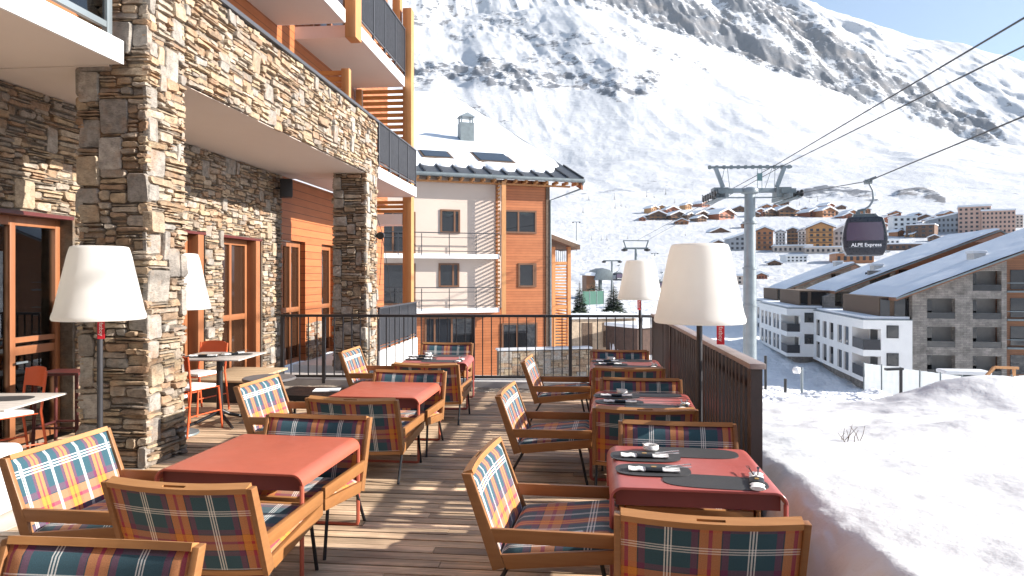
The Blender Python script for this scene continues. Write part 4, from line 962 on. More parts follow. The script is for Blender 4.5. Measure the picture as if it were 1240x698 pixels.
z += mound(6.35, 9.0, 1.15, .75, .40) + mound(8.2, 8.7, .9, .9, .22) + mound(5.0, 9.2, .6, .5, .06) + mound(4.08, 5.95, .42, .30, .15) + mound(2.3, 10.6, .8, .5, .05) + mound(4.6, 10.8, .9, .5, .05)
z += .02 * fbm(X * 1.6 + 5, Y * 2.2, 3, 55, .4) * np.clip((X - 1.5), 0, 1)
nx, ny = X.shape; b = B()
ii, jj = np.meshgrid(np.arange(nx - 1), np.arange(ny - 1), indexing='ij'); ii = ii.ravel(); jj = jj.ravel()
me = bpy.data.meshes.new('snow_bank_ground'); me.from_pydata(np.stack([X.ravel(), Y.ravel(), z.ravel()], 1).tolist(), [], np.stack([ii * ny + jj, (ii + 1) * ny + jj, (ii + 1) * ny + jj + 1, ii * ny + jj + 1], 1).tolist())
me.shade_smooth(); me.materials.append(MT['snow']); o = bpy.data.objects.new('snow_bank_ground', me); COL.objects.link(o); tag(o, kind='structure')
def bank_z(x, y): return float(z[np.abs(xs - x).argmin(), np.abs(ys - y).argmin()])
# dry twigs in the snow
tw = W(1025, 545, .22); b = B(); rg = random.Random(2)
tz = bank_z(tw.x, tw.y)
for i in range(9):
    q = Vector((tw.x + rg.uniform(-.1, .13), tw.y + rg.uniform(-.05, .05), tz - .03)); e = q + Vector((rg.uniform(-.10, .12), rg.uniform(-.04, .04), rg.uniform(.06, .17))); m_ = (q + e) / 2 + Vector((rg.uniform(-.02, .02), 0, .01)); b.tube([q, m_, e], [.003, .0024, .0014], 5)
tag(b.build('dry_twigs', MT['bark'], smooth=0), 'sparse dry twigs poking out of the snow beside the deck', 'twigs')

# ================================================================== neighbouring chalet
CA = 18.0; cR = math.radians(CA); CZ0, CXc = 36.0, (663 - 620) * 36.0 / FP
cp = CF(CXc, CZ0, -3.6); chal = thing('chalet', 'cream and orange wood chalet with thick snow on its roof, beyond the deck railing', 'house', (cp.x, cp.y, 0), YAW + cR)
BASE[chal] = Vector((0, 0, 0))
def s_of(px):
    k = (px - 620) / FP; return (k * CZ0 - CXc) / (math.cos(cR) - k * math.sin(cR))
def z_of(px, y, off=0): return EYE + (HY - y) / FP * (CZ0 + s_of(px) * math.sin(cR) + off)
GZ = -3.7
b = B(); b.box((-10, .0, .02), (-2.44, 11, 6.62)); b.build('plaster_wall', MT['cream_plaster'], chal, smooth=0)
b = B(); b.box((-2.438, -.05, GZ), (.05, 11, 6.62)); b.build('clad_wall', MT['clad_orange'], chal, smooth=0)
b = B(); b.box((-10, -.03, GZ), (-2.442, 11, .0)); b.build('clad_wall', MT['clad_orange'], chal, smooth=0)
def cwin(p0, p1, y0, y1, mull=(), mat='pane', front=-.05, name='window'):
    s0, s1 = s_of(p0), s_of(p1); z1, z0 = z_of((p0 + p1) / 2, y0), z_of((p0 + p1) / 2, y1); f = .09; b = B()
    b.box((s0, front - .05, z0), (s0 + f, front - .001, z1)); b.box((s1 - f, front - .05, z0), (s1, front - .001, z1)); b.box((s0 + f, front - .05, z1 - f), (s1 - f, front - .001, z1)); b.box((s0 + f, front - .06, z0), (s1 - f, front - .001, z0 + f))
    for m in mull: q = s0 + (s1 - s0) * m; b.box((q - f / 2, front - .045, z0 + f), (q + f / 2, front - .001, z1 - f))
    o = b.build(name, MT['dark_frame'], chal); b = B(); b.box((s0 + .02, front - .012, z0 + .02), (s1 - .02, front - .002, z1 - .02)); b.build('pane', MT[mat], o)
cwin(609, 649, 255, 283, (.45,)); cwin(627, 649, 319, 348, (.85,)); cwin(607, 650, 391, 431, (.43,))
cwin(533, 557, 254, 283, (.72,), front=0); cwin(531, 556, 319, 348, (.7,), front=0); cwin(440, 503, 256, 307, (.56,), front=0, name='glazed_door'); cwin(440, 503, 319, 370, (.2,), front=0, name='glazed_door'); cwin(514, 573, 384, 432, (.2, .55), front=-.03)
for yp in (308, 373.5):
    zz = z_of(530, yp); b = B(); b.box((-10, -.58, zz - .22), (-2.83, -.002, zz)); b.build('balcony_slab', MT['white_paint'], chal)
    b = B()
    for h, r in ((1.02, .022), (.80, .012), (.12, .012)): b.box((-10, -.58, zz + h), (-2.83, -.58 + 2 * r, zz + h + 2 * r))
    for px in (480, 508, 541, 573, 602): q = s_of(px); b.box((q - .018, -.585, zz - .1), (q + .018, -.545, zz + 1.0))
    b.build('balcony_railing', MT['dark_rail'], chal)
b = B(); zz = .1
while zz < 6.4: b.box((-2.82, -.58, zz), (-2.79, -.04, zz + .09)); zz += .20
b.build('slat_screen', MT['clad_slat'], chal, smooth=0)
b = B(); b.box((-2.86, -.04, .0), (-2.74, -.001, 6.5)); b.build('slat_batten', MT['door_wood'], chal)
b = B(); b.box((-2.72, -.66, -.3), (-2.50, -.585, 6.45)); b.build('timber_post', MT['clad_post'], chal)
b = B(); b.box((-.12, -.12, GZ), (.08, -.051, 6.4)); b.build('corner_post', MT['bark'], chal)
# roof
PT = .40; EY0 = -.75; EZ = 6.58
def rz_(d): return EZ + (d - EY0) * PT
f = lambda a, c, t: (t, a, c)
b = B(); b.prism([(EY0, EZ), (28, rz_(28)), (28, rz_(28) + .16), (EY0, EZ + .16)], f, -11, 1.72); b.prism([(28.01, rz_(28)), (34, rz_(28) - 2), (34, rz_(28) - 1.84), (28.01, rz_(28) + .16)], f, -11, 1.72)
b.box((-10, 10, 6.6), (0, 11, 10)); rf = b.build('roof', MT['roof_metal'], chal, smooth=0)
b = B(); b.prism([(EY0, EZ - .42), (21, rz_(21) - .42), (21, rz_(21) - .01), (EY0, EZ - .01)], f, 1.60, 1.70); b.prism([(EY0 + .05, EZ - .05), (21, rz_(21) - .05), (21, rz_(21) - .01), (EY0 + .05, EZ - .01)], f, .06, 1.59); b.build('verge_board', MT['door_wood'], chal, smooth=0)
b = B()
for i in range(16): q = -10.9 + i * .84; b.prism([(EY0, EZ + .161), (2.0, rz_(2.0) + .161), (2.0, rz_(2.0) + .24), (EY0, EZ + .24)], f, q, q + .07)
b.build('standing_seam', MT['dark_rail'], rf, smooth=0)
b = B(); b.tube([(-11, EY0 - .09, EZ + .04), (1.75, EY0 - .09, EZ + .04)], .10, 10); b.tube([(1.70, EY0 - .08, EZ - .02), (1.66, EY0 + .2, EZ - .35), (.12, -.12, EZ - .95), (.12, -.14, GZ)], .05, 8); b.build('gutter', MT['steel_dark'], chal)
b = B()
for i in range(22): q = -10.4 + i * .56; b.box((q, EY0 + .03, EZ - .17), (q + .10, 0, EZ - .02))
b.build('rafter', MT['clad_post'], chal, smooth=0)
b = B(); b.box((-10.5, EY0 + .5, EZ - .26), (1.2, EY0 + .62, EZ - .171)); b.build('eave_purlin', MT['clad_post'], chal)
# snow cover with a scalloped lower edge
nu, nv = 150, 40; vs = []
for i in range(nu + 1):
    s_ = -11.05 + 12.45 * i / nu
    e0 = .50 - .30 * abs(math.sin((s_ + 10.9 - .08) * math.pi / .84)) ** .7 + .35 * float(fbm(np.array([s_ * .5]), np.array([2.]), 3, 8)[0]) + max(0, (s_ - .2)) * 1.3
    for j in range(nv + 1):
        d = e0 + (27.9 - e0) * (j / nv) ** 1.6; k = min(1, (d - e0) / .5); kk = min(1, (1.42 - s_) / .25)
        vs.append((s_, d, rz_(d) + .165 + (.26 * k ** .6 * max(0.05, kk) ** .5) + .08 * float(fbm(np.array([s_ * .35]), np.array([d * .35]), 3, 12)[0])))
b = B(); b.add(vs, [(i * (nv + 1) + j, (i + 1) * (nv + 1) + j, (i + 1) * (nv + 1) + j + 1, i * (nv + 1) + j + 1) for i in range(nu) for j in range(nv)])
b.build('snow_cover', MT['roof_snow'], rf, smooth=50, normals=False)
def roof_hit(px, py):
    d = ray(px, py); ca, sa = math.cos(YAW + cR), math.sin(YAW + cR)
    lx = lambda v: ca * v.x + sa * v.y; ly = lambda v: -sa * v.x + ca * v.y
    o_ = CAM - Vector((cp.x, cp.y, 0)); t = (EZ + .42 - o_.z + (ly(o_) - EY0) * PT) / (d.z - ly(d) * PT); q = o_ + d * t; return lx(q), ly(q), q.z
cx_, cy_, cz_ = roof_hit(564, 169); b = B(); b.box((cx_ - .42, cy_ - .4, cz_ - .8), (cx_ + .42, cy_ + .4, cz_ + .95)); ch = b.build('chimney', MT['steel_dark'], rf)
b = B()
for sx in (-.34, .34):
    for sy in (-.3, .3): b.box((cx_ + sx - .04, cy_ + sy - .04, cz_ + .952), (cx_ + sx + .04, cy_ + sy + .04, cz_ + 1.3))
b.add([(cx_ - .5, cy_ - .45, cz_ + 1.3), (cx_ + .5, cy_ - .45, cz_ + 1.3), (cx_ + .5, cy_ + .45, cz_ + 1.3), (cx_ - .5, cy_ + .45, cz_ + 1.3), (cx_, cy_ - .45, cz_ + 1.55), (cx_, cy_ + .45, cz_ + 1.55)], [(0, 1, 4), (1, 2, 5, 4), (2, 3, 5), (3, 0, 4, 5), (0, 3, 2, 1)])
b.build('chimney_cap', MT['steel'], ch, smooth=0)
for p0, p1, y0, y1 in ((512, 542, 184, 190), (580, 611, 187, 195)):
    x0, d0, z0 = roof_hit(p0, y1); x1, d1, z1 = roof_hit(p1, y0); xa, xb_ = min(x0, x1), max(x0, x1); da, db = min(d0, d1), max(d0, d1)
    b = B(); h0, h1 = .0, .14; b.prism([(da, rz_(da) + .3), (db, rz_(db) + .3), (db, rz_(db) + .3 + h1), (da, rz_(da) + .3 + h1)], f, xa, xb_); w_ = b.build('roof_window', MT['bark'], rf, smooth=0)
    b = B(); b.prism([(da + .1, rz_(da + .1) + .45), (db - .1, rz_(db - .1) + .45), (db - .1, rz_(db - .1) + .47), (da + .1, rz_(da + .1) + .47)], f, xa + .12, xb_ - .12); b.build('pane', MT['pane'], w_, smooth=0)
# stair tower at the right side
b = B(); 
for px_ in (0.10, 1.2, 2.15): b.box((px_, 2.4, GZ), (px_ + .2, 2.6, 3.3))
for q in (GZ, -.2, 2.3): b.box((.1, 2.42, q), (2.35, 4.6, q + .16))
b.build('stair_frame', MT['clad_post'], chal, smooth=0)
b = B(); zz = GZ + .2
while zz < 2.3: b.box((.3, 2.44, zz), (2.15, 2.47, zz + .085)); b.box((2.20, 2.6, zz), (2.23, 4.6, zz + .085)); zz += .17
b.build('slat_screen', MT['clad_slat'], chal, smooth=0)
b = B(); g = lambda a, c, t: (a, t, c); b.prism([(.06, 4.05), (2.75, 3.15), (2.75, 3.4), (.06, 4.3)], g, 2.0, 5.0); b.build('lean_to_roof', MT['bark'], chal, smooth=0)
b = B(); b.prism([(.06, 4.31), (2.65, 3.43), (2.65, 3.6), (.06, 4.55)], g, 2.05, 4.9); b.build('snow_cover', MT['roof_snow'], chal, smooth=0)
b = B(); 
for i in range(15): q = .3 + i * .13; b.box((q, 2.45, 2.46), (q + .02, 2.47, 3.1))
b.box((.2, 2.44, 3.1), (2.3, 2.48, 3.15)); b.build('stair_railing', MT['dark_rail'], chal)

# retaining wall and low building in the hollow behind the railing
p0, p1 = PZ(604, 430, 30.5), PZ(716, 426, 31.5); d = (p1 - p0); d.z = 0; L = d.length; rw = thing('retaining_wall', 'low dry stone retaining wall in front of the orange chalet', 'wall', (p0.x, p0.y, 0), math.atan2(d.y, d.x)); BASE[rw] = Vector((0, 0, 0))
b = B(); b.box((0, 0, -4), (L, .4, -1.72), MC); stone_face(b, (0, 0.0, -3.6), X1, Z1, -Y1, L, 1.85, (), 91, .05, .12, .07); b.build('stone_face', MT['stone'], rw, smooth=25)
b = B(); b.box((-.05, -.05, -1.715), (L + .05, .5, -1.62)); b.build('snow_cap', MT['snow'], rw, bevel=.03)
for i, (pa, pb, ya, yb, Zz, lab) in enumerate(((686, 770, 387, 410, 62, 'long low beige stone building with dark openings in the snowy hollow'), (772, 806, 398, 414, 58, 'low dark brown shed beyond the far right lamp'))):
    a0, a1 = PZ(pa, ya, Zz), PZ(pb, ya, Zz * 1.03); zt = a0.z; d = a1 - a0; d.z = 0; L = d.length; lb = thing('low_building', lab, 'building', (a0.x, a0.y, 0), math.atan2(d.y, d.x)); BASE[lb] = Vector((0, 0, 0)); zb = EYE + (HY - yb) / FP * Zz - 1.2
    b = B(); b.box((0, 0, zb), (L, 4, zt)); b.build('wall', pm('beige_wall' if i == 0 else 'shed_wall', (.46, .36, .26) if i == 0 else (.07, .04, .03), .9, var=.25, vs=3, bs=.4, bscale=9, bdist=.05), lb, smooth=0)
    b = B(); b.box((-.2, -.25, zt + .002), (L + .2, 4.2, zt + .30)); b.build('snow_roof', MT['roof_snow'], lb, bevel=.1)
    if i == 0:
        for q in (.22, .52): b = B(); b.box((L * q, -.04, zb + .3), (L * q + 1.0, -.002, zt - .35)); b.build('doorway', MT['bark'], lb)

# ================================================================== apartment blocks on the right
def apartment(label, AX=20.0, DX=0.0):
    t = thing('apartment_block', label, 'building', (0, 0, 0)); BASE[t] = Vector((0, 0, 0)); G = -9.2
    wh, st = MT['white_plaster'], MT['grey_stone']; wl = 18.0; zt = -2.35; zb = -7.95
    b = B(); b.box((1.5, 0, zb), (4.1, wl, zt)); b.box((0, 3.3, zb), (1.499, wl, zt))
    for z0, z1 in ((-3.15, zt), (-5.62, -5.05), (zb, -7.55)): b.box((0, 0, z0), (1.499, 3.299, z1))
    b.build('white_wing', wh, t, smooth=0)
    b = B(); b.box((.9, .6, G), (4.0, wl - .4, zb - .002)); b.build('ground_floor', st, t, smooth=0)
    b = B(); b.box((-.05, -.05, zt + .002), (4.15, wl + .05, zt + .08)); b.build('parapet_cap', MT['steel'], t)
    b = B(); b.box((.3, .25, zt + .082), (4.0, wl - .3, zt + .34)); b.build('roof_snow', MT['roof_snow'], t, bevel=.08)
    for z0 in (-5.05, -7.55):
        b = B(); b.box((.03, .12, z0 + .002), (.07, 3.28, z0 + .95)); b.box((.071, .05, z0 + .002), (1.45, .09, z0 + .95)); b.build('balcony_rail', MT['dark_rail'], t)
        b = B(); b.box((1.44, .9, z0 + .002), (1.497, 2.7, z0 + 1.75)); b.build('balcony_door', MT['pane'], t)
        zw = z0 + .55
        b = B(); b.box((1.95, -.06, zw + .55), (2.95, -.001, zw + 1.7)); f_ = b.build('window', MT['dark_rail'], t); b = B(); b.box((2.03, -.07, zw + .63), (2.87, -.061, zw + 1.62)); b.build('pane', MT['pane'], f_)
        for q in (4.4, 6.6, 9.6, 12.2, 15.0):
            b = B(); b.box((-.05, q, z0 + .02), (-.001, q + .75, z0 + 1.78)); f_ = b.build('window', MT['pane'], t)
            b = B(); b.box((-.09, q + .78, z0 + .02), (-.002, q + 1.3, z0 + 1.78)); b.build('shutter', MT['bistro_top'], f_)
    # set-back storey under the big roof
    b = B(); b.box((1.6, .9, zt + .1), (4.6, 12, -.25)); b.build('set_back_storey', MT['bark'], t, smooth=0)
    b = B(); 
    for q in (1.7, 2.9, 3.7): b.box((q, .84, zt + .35), (q + .8, .898, -.4))
    b.build('window', MT['pane'], t)
    # stone gable: strips with sloping tops and real openings
    SL = .40; rt = lambda x: -.35 + (x - 2.9 - DX) * SL
    ops = [(5.3, 7.6, -7.25, -5.4), (5.3, 7.6, -4.7, -2.85), (5.3, 7.6, -2.15, -.35), (9.0, 11.3, -7.25, -5.4), (9.0, 11.3, -4.7, -2.85), (9.0, 11.3, -2.15, -.35), (9.0, 11.3, .35, 2.1)]
    cuts = [4.101, 5.3, 7.6, 9.0, 11.3, 11.7]; b = B(); fp = lambda a, c, tt: (a, tt, c)
    for a, c in zip(cuts[:-1], cuts[1:]):
        zs = G
        for (o0, o1, z0, z1) in sorted([q for q in ops if q[0] <= a + .01 and q[1] >= c - .01], key=lambda q: q[2]):
            b.box((a, .0, zs), (c, .8, z0)); zs = z1
        b.prism([(a, zs), (c, zs), (c, rt(c)), (a, rt(a))], fp, 0, .8)
    b.build('stone_gable', st, t, smooth=0)
    b = B(); b.prism([(4.11, G), (11.7, G), (11.7, rt(11.7) - .05), (4.11, rt(4.11) - .05)], fp, 1.9, 12); b.build('core', MT['cream_grey'], t, smooth=0)
    for (o0, o1, z0, z1) in ops:
        b = B(); b.box((o0 + .1, 1.84, z0 + .05), (o0 + 1.1, 1.898, z1 - .2)); b.build('glazed_door', MT['pane'], t)
        b = B(); b.box((o0, .05, z0), (o1, .08, z0 + .55)); b.build('balcony_rail', MT['pane'], t)
    if AX > 15: b = B(); b.prism([(11.702, G), (21.3, G), (21.3, rt(19.6)), (19.6, rt(19.6)), (11.702, rt(11.702))], fp, .9, 12); b.build('wood_gable', MT['clad_dark'], t, smooth=0)
    for x in (12.4, 15.6) if AX > 15 else ():
        for z0 in (-7.05, -4.5, -2, .5):
            b = B(); b.box((x, .84, z0), (x + 1.4, .898, z0 + 1.7)); b.build('window', MT['pane'], t)
            if z0 > -7: b = B(); b.box((x - .5, .30, z0 - .3), (x + 2.4, .899, z0 - .14)); b.box((x - .5, .31, z0 + .5), (x + 2.4, .35, z0 + .58)); b.build('balcony', MT['steel_dark'], t)
    # big snowy roof
    th_ = .26
    b = B(); b.prism([(2.4 + DX, rt(2.4 + DX)), (AX, rt(AX)), (AX + 3.5, rt(AX) - 2.2), (AX + 3.5, rt(AX) - 2.2 + th_), (AX, rt(AX) + th_), (2.4 + DX, rt(2.4 + DX) + th_)], fp, -1.1, 13); rf_ = b.build('roof', MT['clad_dark'], t, smooth=0)
    b = B(); b.prism([(2.38 + DX, rt(2.4 + DX) + .12), (AX, rt(AX) + .12), (AX + 3.55, rt(AX) - 2.1), (AX + 3.55, rt(AX) - 2.2 + th_), (AX, rt(AX) + th_ + .03), (2.38 + DX, rt(2.4 + DX) + th_ + .03)], fp, -1.16, -1.101); b.build('verge_trim', MT['steel_dark'], rf_, smooth=0)
    nu, nv = 60, 24; vs = []
    for i in range(nu + 1):
        for j in range(nv + 1):
            x = 2.45 + DX + (AX - 2.45 - DX) * i / nu; y = -1.05 + 14 * j / nv; e = min(i, 6) / 6 * min(1, min(j, nv - j) / 2 + .15)
            vs.append((x, y, rt(x) + th_ + .02 + .26 * min(1, e) ** .5 + .05 * float(fbm(np.array([x * .4]), np.array([y * .4]), 3, 4)[0])))
    k = len(vs); b = B(); b.add(vs, [(i * (nv + 1) + j, (i + 1) * (nv + 1) + j, (i + 1) * (nv + 1) + j + 1, i * (nv + 1) + j + 1) for i in range(nu) for j in range(nv)]); b.build('snow_cover', MT['roof_snow'], rf_, smooth=50, normals=False)
    b = B(); b.box((10.4, 3, rt(10.4)), (11.4, 4.4, rt(10.4) + 1.1)); b.build('chimney', MT['concrete'], rf_); b = B(); b.box((10.3, 2.9, rt(10.4) + 1.102), (11.5, 4.5, rt(10.4) + 1.35)); b.build('snow_cap', MT['snow'], rf_, bevel=.06)
    return t
MT['grey_stone'] = None
def coursed(name, a, b_, bw=.5, bh=.16):
    m, nt, p = newmat(name); tc = nd(nt, 'ShaderNodeTexCoord'); sp = nd(nt, 'ShaderNodeSeparateXYZ'); nt.links.new(tc.outputs['Object'], sp.inputs[0]); cb = nd(nt, 'ShaderNodeCombineXYZ')
    nt.links.new(mth(nt, 'ADD', sp.outputs[0], sp.outputs[1]), cb.inputs[0]); nt.links.new(sp.outputs[2], cb.inputs[1])
    br = nd(nt, 'ShaderNodeTexBrick'); br.inputs['Scale'].default_value = 1; br.inputs['Brick Width'].default_value = bw; br.inputs['Row Height'].default_value = bh; br.inputs['Mortar Size'].default_value = .012
    br.inputs['Color1'].default_value = (*a, 1); br.inputs['Color2'].default_value = (*b_, 1); br.inputs['Mortar'].default_value = (*lerp(a, .5), 1); nt.links.new(cb.outputs[0], br.inputs['Vector'])
    r = ramp(nt, [(.3, .6), (.7, 1.35)]); nt.links.new(noise(nt, coords(nt), 1.3, 5), r.inputs[0]); nt.links.new(mixc(nt, 1, br.outputs['Color'], r.outputs[0], 'MULTIPLY'), p.inputs['Base Color']); p.inputs['Roughness'].default_value = .9; bump(nt, p, br.outputs['Fac'], -.5, .03); return m
MT['grey_stone'] = coursed('coursed_grey_stone', (.27, .245, .22), (.19, .175, .16))
MT['cream_grey'] = pm('grey_render', (.34, .33, .32), .85, var=.06)
def place_ap(o, Xc, Zc, dz=0):
    q = CF(Xc, Zc); o.location = (q.x, q.y, dz); o.rotation_euler = (0, 0, YAW + math.atan2(-.18, .984)); o['group'] = 'apartment blocks with big snowy roofs'
ap = apartment('nearest white and grey stone apartment block with a big sloping snow roof, at the right'); place_ap(ap, 31.9, 62)
a2 = apartment('x', 22.0, 2.6); place_ap(a2, 32.2, 80, .2); tag(a2, 'second white and stone apartment block, its snow roof rising behind the nearest one', 'building')
a3 = apartment('x', 11.9); place_ap(a3, 38.1, 102); tag(a3, 'farthest apartment block of the three, mostly a snow roof beside the lift pylon', 'building')
# ================================================================== ropeway
def loc_cf(px, Z, z=0.0): q = CF((px - CX) / FP * Z, Z, z); return q
K = 48.0; m_ = K / FP; q = loc_cf(908, K); zt = EYE + (HY - 234) * m_
py = thing('lift_pylon', 'tall grey steel ropeway pylon with sheave crossarm beside the apartment blocks', 'pylon', (q.x, q.y, 0), YAW - R(3)); BASE[py] = Vector((0, 0, 0))
b = B(); b.tube([(0, 0, -7.5), (0, 0, 2.2)], [.47, .44], 24); b.tube([(0, 0, 2.2), (0, 0, zt)], [.40, .36], 24)
for z_ in (-.4, 2.2, 5.4): b.lathe([(.40, z_ - .08), (.50, z_ - .07), (.50, z_ + .07), (.40, z_ + .08)], 24)
b.build('mast', MT['steel'], py, smooth=50)
b = B()
for k in range(34): b.bar((-.15, .50, -6 + k * .33), (.15, .50, -6 + k * .33), .03)
b.bar((-.17, .50, -7), (-.17, .50, zt), .04); b.bar((.17, .50, -7), (.17, .50, zt), .04); b.build('ladder', MT['steel_dark'], py, smooth=0)
X = lambda px: (px - 908) * m_
Zy = lambda y: EYE + (HY - y) * m_
b = B(); b.bar((X(873), 0, Zy(231)), (X(946), 0, Zy(231)), .45, .30); b.bar((X(876), .0, Zy(239.5)), (X(940), .0, Zy(239.5)), .10, .10); b.lathe([(.36, zt - .1), (.6, zt), (.6, zt + .25), (.2, zt + .4)], 20); b.build('crossarm', MT['steel'], py, bevel=.02)
for x0, x1 in ((867, 876), (949, 940)): b = B(); b.bar((X(x0), 0, Zy(203)), (X(x1), 0, Zy(227)), .22, .26); b.build('frame_leg', MT['steel'], py)
b = B(); b.bar((X(858), 0, Zy(202.6)), (X(958), 0, Zy(202.6)), .13, .15)
for k in range(12): xx = 860 + k * 8.6; b.box((X(xx) - .09, -.09, Zy(202.6) - .12), (X(xx) + .09, .09, Zy(202.6) + .13))
b.build('lifting_beam', MT['steel_dark'], py)
for sx, xa in ((-1, 872), (1, 946)):
    b = B(); b.bar((X(xa), -1.9, Zy(240)), (X(xa), 1.9, Zy(240)), .20, .28); b.bar((X(xa) + sx * .35, -2.1, Zy(243.5)), (X(xa) + sx * .35, 2.1, Zy(243.5)), .5, .06)
    b.box((X(xa) - .5, -.5, Zy(240)), (X(xa) + .5, .5, Zy(228))); b.box((X(xa) - .25, -.7, Zy(236)), (X(xa) + .75, -.52, Zy(230)))
    b.bar((X(xa) + sx * .4, -1.2, Zy(243)), (X(xa) + sx * 1.0, -1.2, Zy(236)), .08); b.bar((X(xa) + sx * .4, 1.2, Zy(243)), (X(xa) + sx * .95, 1.2, Zy(234)), .08)
    tr = b.build('sheave_frame', MT['steel_dark'], py)
    for k in range(6):
        y_ = -1.7 + k * .68; b = B(); b.M = Matrix.Translation((X(xa) + sx * .75, y_, Zy(238))) @ Matrix.Rotation(R(90), 4, 'Y'); b.lathe([(0, -.06), (.22, -.06), (.25, -.03), (.22, 0), (.25, .03), (.22, .06), (0, .06)], 16); b.build('sheave', MT['black_metal'], tr)
    b = B()
    for dx in (-.55, .1): b.bar((X(xa) + dx - sx * .6, 0, Zy(228)), (X(xa) + dx * .3 - sx * .5, 0, Zy(203)), .03)
    b.build('stay', MT['steel_dark'], py)
b = B(); b.box((X(915), -.35, Zy(220)), (X(921), -.30, Zy(211))); b.bar((X(915.3), -.32, Zy(231)), (X(915.3), -.32, Zy(204)), .03); b.bar((X(920.7), -.32, Zy(231)), (X(920.7), -.32, Zy(204)), .03); b.build('number_board', pm('board_green', (.10, .19, .20), .6), py)

def make_gondola(first=True):
    t = thing('gondola_cabin', 'x', 'gondola')
    prof = [(-.78, .0), (.78, .0), (.90, .25), (.97, .80), (.90, 1.35), (.80, 1.78), (.70, 1.86), (-.70, 1.86), (-.80, 1.78), (-.90, 1.35), (-.97, .80), (-.90, .25)]
    MT['gond_dark'] = MT.get('gond_dark') or pm('gondola_paint', (.018, .021, .032), .3, .1, coat=.3, var=.05)
    b = B(); f = lambda a, c, tt: (a, tt, c); b.prism(prof, f, -.92, .92); b.build('body', MT['gond_dark'], t, bevel=.05, seg=3, smooth=50)
    wn = [(-.80, .72), (.80, .72), (.80, 1.2), (.72, 1.60), (-.72, 1.60), (-.80, 1.2)]
    for y in (-.945, .925): b = B(); b.prism(wn, f, y, y + .02); b.build('window', MT['gondola_glass'], t)
    for s in (-1, 1):
        b = B()
        for y0, y1 in ((-.80, -.04), (.04, .80)): b.add([(s * .925, y0, .30), (s * .985, y0, .80), (s * .985, y1, .80), (s * .925, y1, .30)], [(0, 1, 2, 3)]); b.add([(s * .985, y0, .80), (s * .915, y0, 1.36), (s * .915, y1, 1.36), (s * .985, y1, .80)], [(0, 1, 2, 3)])
        b.add([(s * .985, -.04, .30), (s * 1.0, -.04, .8), (s * 1.0, .04, .8), (s * .985, .04, .30)], [(0, 1, 2, 3)])
        b.build('door', MT['gondola_side'], t, smooth=0, normals=False)
        b = B(); b.tube([(s * .93, -.5, .18), (s * 1.10, -.5, .18), (s * 1.10, .5, .18), (s * .93, .5, .18)], .018, 6); b.build('ski_rack', MT['steel_dark'], t)
    b = B()
    for y in (-.7, .7): b.tube([(-.55, y, 1.88), (-.5, y * .6, 2.02), (.5, y * .6, 2.02), (.55, y, 1.88)], .035, 8)
    b.box((-.55, -.45, 1.87), (.55, .45, 1.97)); b.tube([(-.25, 0, 1.98), (-.25, 0, 2.25), (.1, 0, 2.30)], .06, 8); b.box((-.36, -.12, 1.98), (-.16, .12, 2.22)); b.build('roof_rack', MT['steel_dark'], t)
    b = B(); b.tube([(.02, 0, 1.98), (.02, 0, 2.28), (.25, 0, 2.45), (.42, 0, 2.75), (.40, 0, 3.2), (.22, 0, 3.62)], [.05, .05, .055, .055, .05, .045], 10); b.build('hanger', MT['steel'], t, smooth=60)
    b = B(); b.box((.02, -.35, 3.58), (.36, .35, 3.74)); b.tube([(.2, -.55, 3.70), (.2, .55, 3.70)], .05, 8); b.bar((.0, 0, 3.66), (.55, -.1, 3.86), .07, .12); b.build('grip', MT['steel_dark'], t)
    M = Matrix.Translation((.06, -.927, .50)) @ Matrix.Rotation(R(90), 4, 'X')
    text_mesh('lettering', 'ALPE Express', .235, MT['white_paint'], t, M, .003, .004)
    b = B(); b.box((-.70, -.929, .38), (.70, -.926, .392)); b.build('pinstripe', MT['steel'], t)
    return t
MT['gondola_side'] = glassm('gondola_side_glass', (.35, .36, .37), .15)
go = make_gondola(); ZG = 30.5; q = PZ(1046, 310, ZG); go.location = q; go.rotation_euler = (0, 0, YAW + R(-24)); go.scale = (.9, .9, .9)
tag(go, 'dark gondola cabin lettered in white, hanging from the rope above the snowy roofs', 'gondola')
for px, y, Z, lab in ((748, 340, 150, 'tiny far gondola cabin beside the small T-shaped lift mast'), (800, 352, 128, 'far gondola cabin between the two white lamp shades')):
    o = copy_tree(go); o.location = PZ(px, y, Z); o.rotation_euler = (0, 0, YAW + R(20)); tag(o, lab, 'gondola', 'gondola cabins of the lift')
def rope(name, lab, pts, sag, r=.028):
    P = []
    for (a, c) in zip(pts[:-1], pts[1:]):
        L = (c - a).length
        for k in range(13): t = k / 12; P.append(a.lerp(c, t) - UP * (sag * 4 * t * (1 - t) * L / 40)) if k or not P else None
    b = B(); b.tube(P, r, 6); return tag(b.build(name, MT['black_metal'], None, smooth=60), lab, 'cable')
bpy.context.view_layer.update(); grip = go.matrix_basis @ Vector((.2, 0, 3.70))
def ext(a, c, k): return a + (c - a) * k
A0, A1 = PZ(936, 202, 48), PZ(1240, 22, 17); rope('haul_cable', 'upper lift cable rising from the pylon to the top right corner', [PZ(772, 291, 178), A0, A1, ext(A0, A1, 1.5)], .0)
A0, A1 = PZ(946, 202, 48), PZ(1240, 56, 19); rope('haul_cable', 'middle lift cable rising from the pylon below the upper one', [PZ(784, 291, 178), A0, A1, ext(A0, A1, 1.5)], .0)
A0, A1 = PZ(958, 236, 48), PZ(1240, 141, 17); rope('haul_cable', 'lowest lift cable carrying the big gondola cabin', [A0, grip, A1, ext(grip, A1, 1.5)], .0, .024)
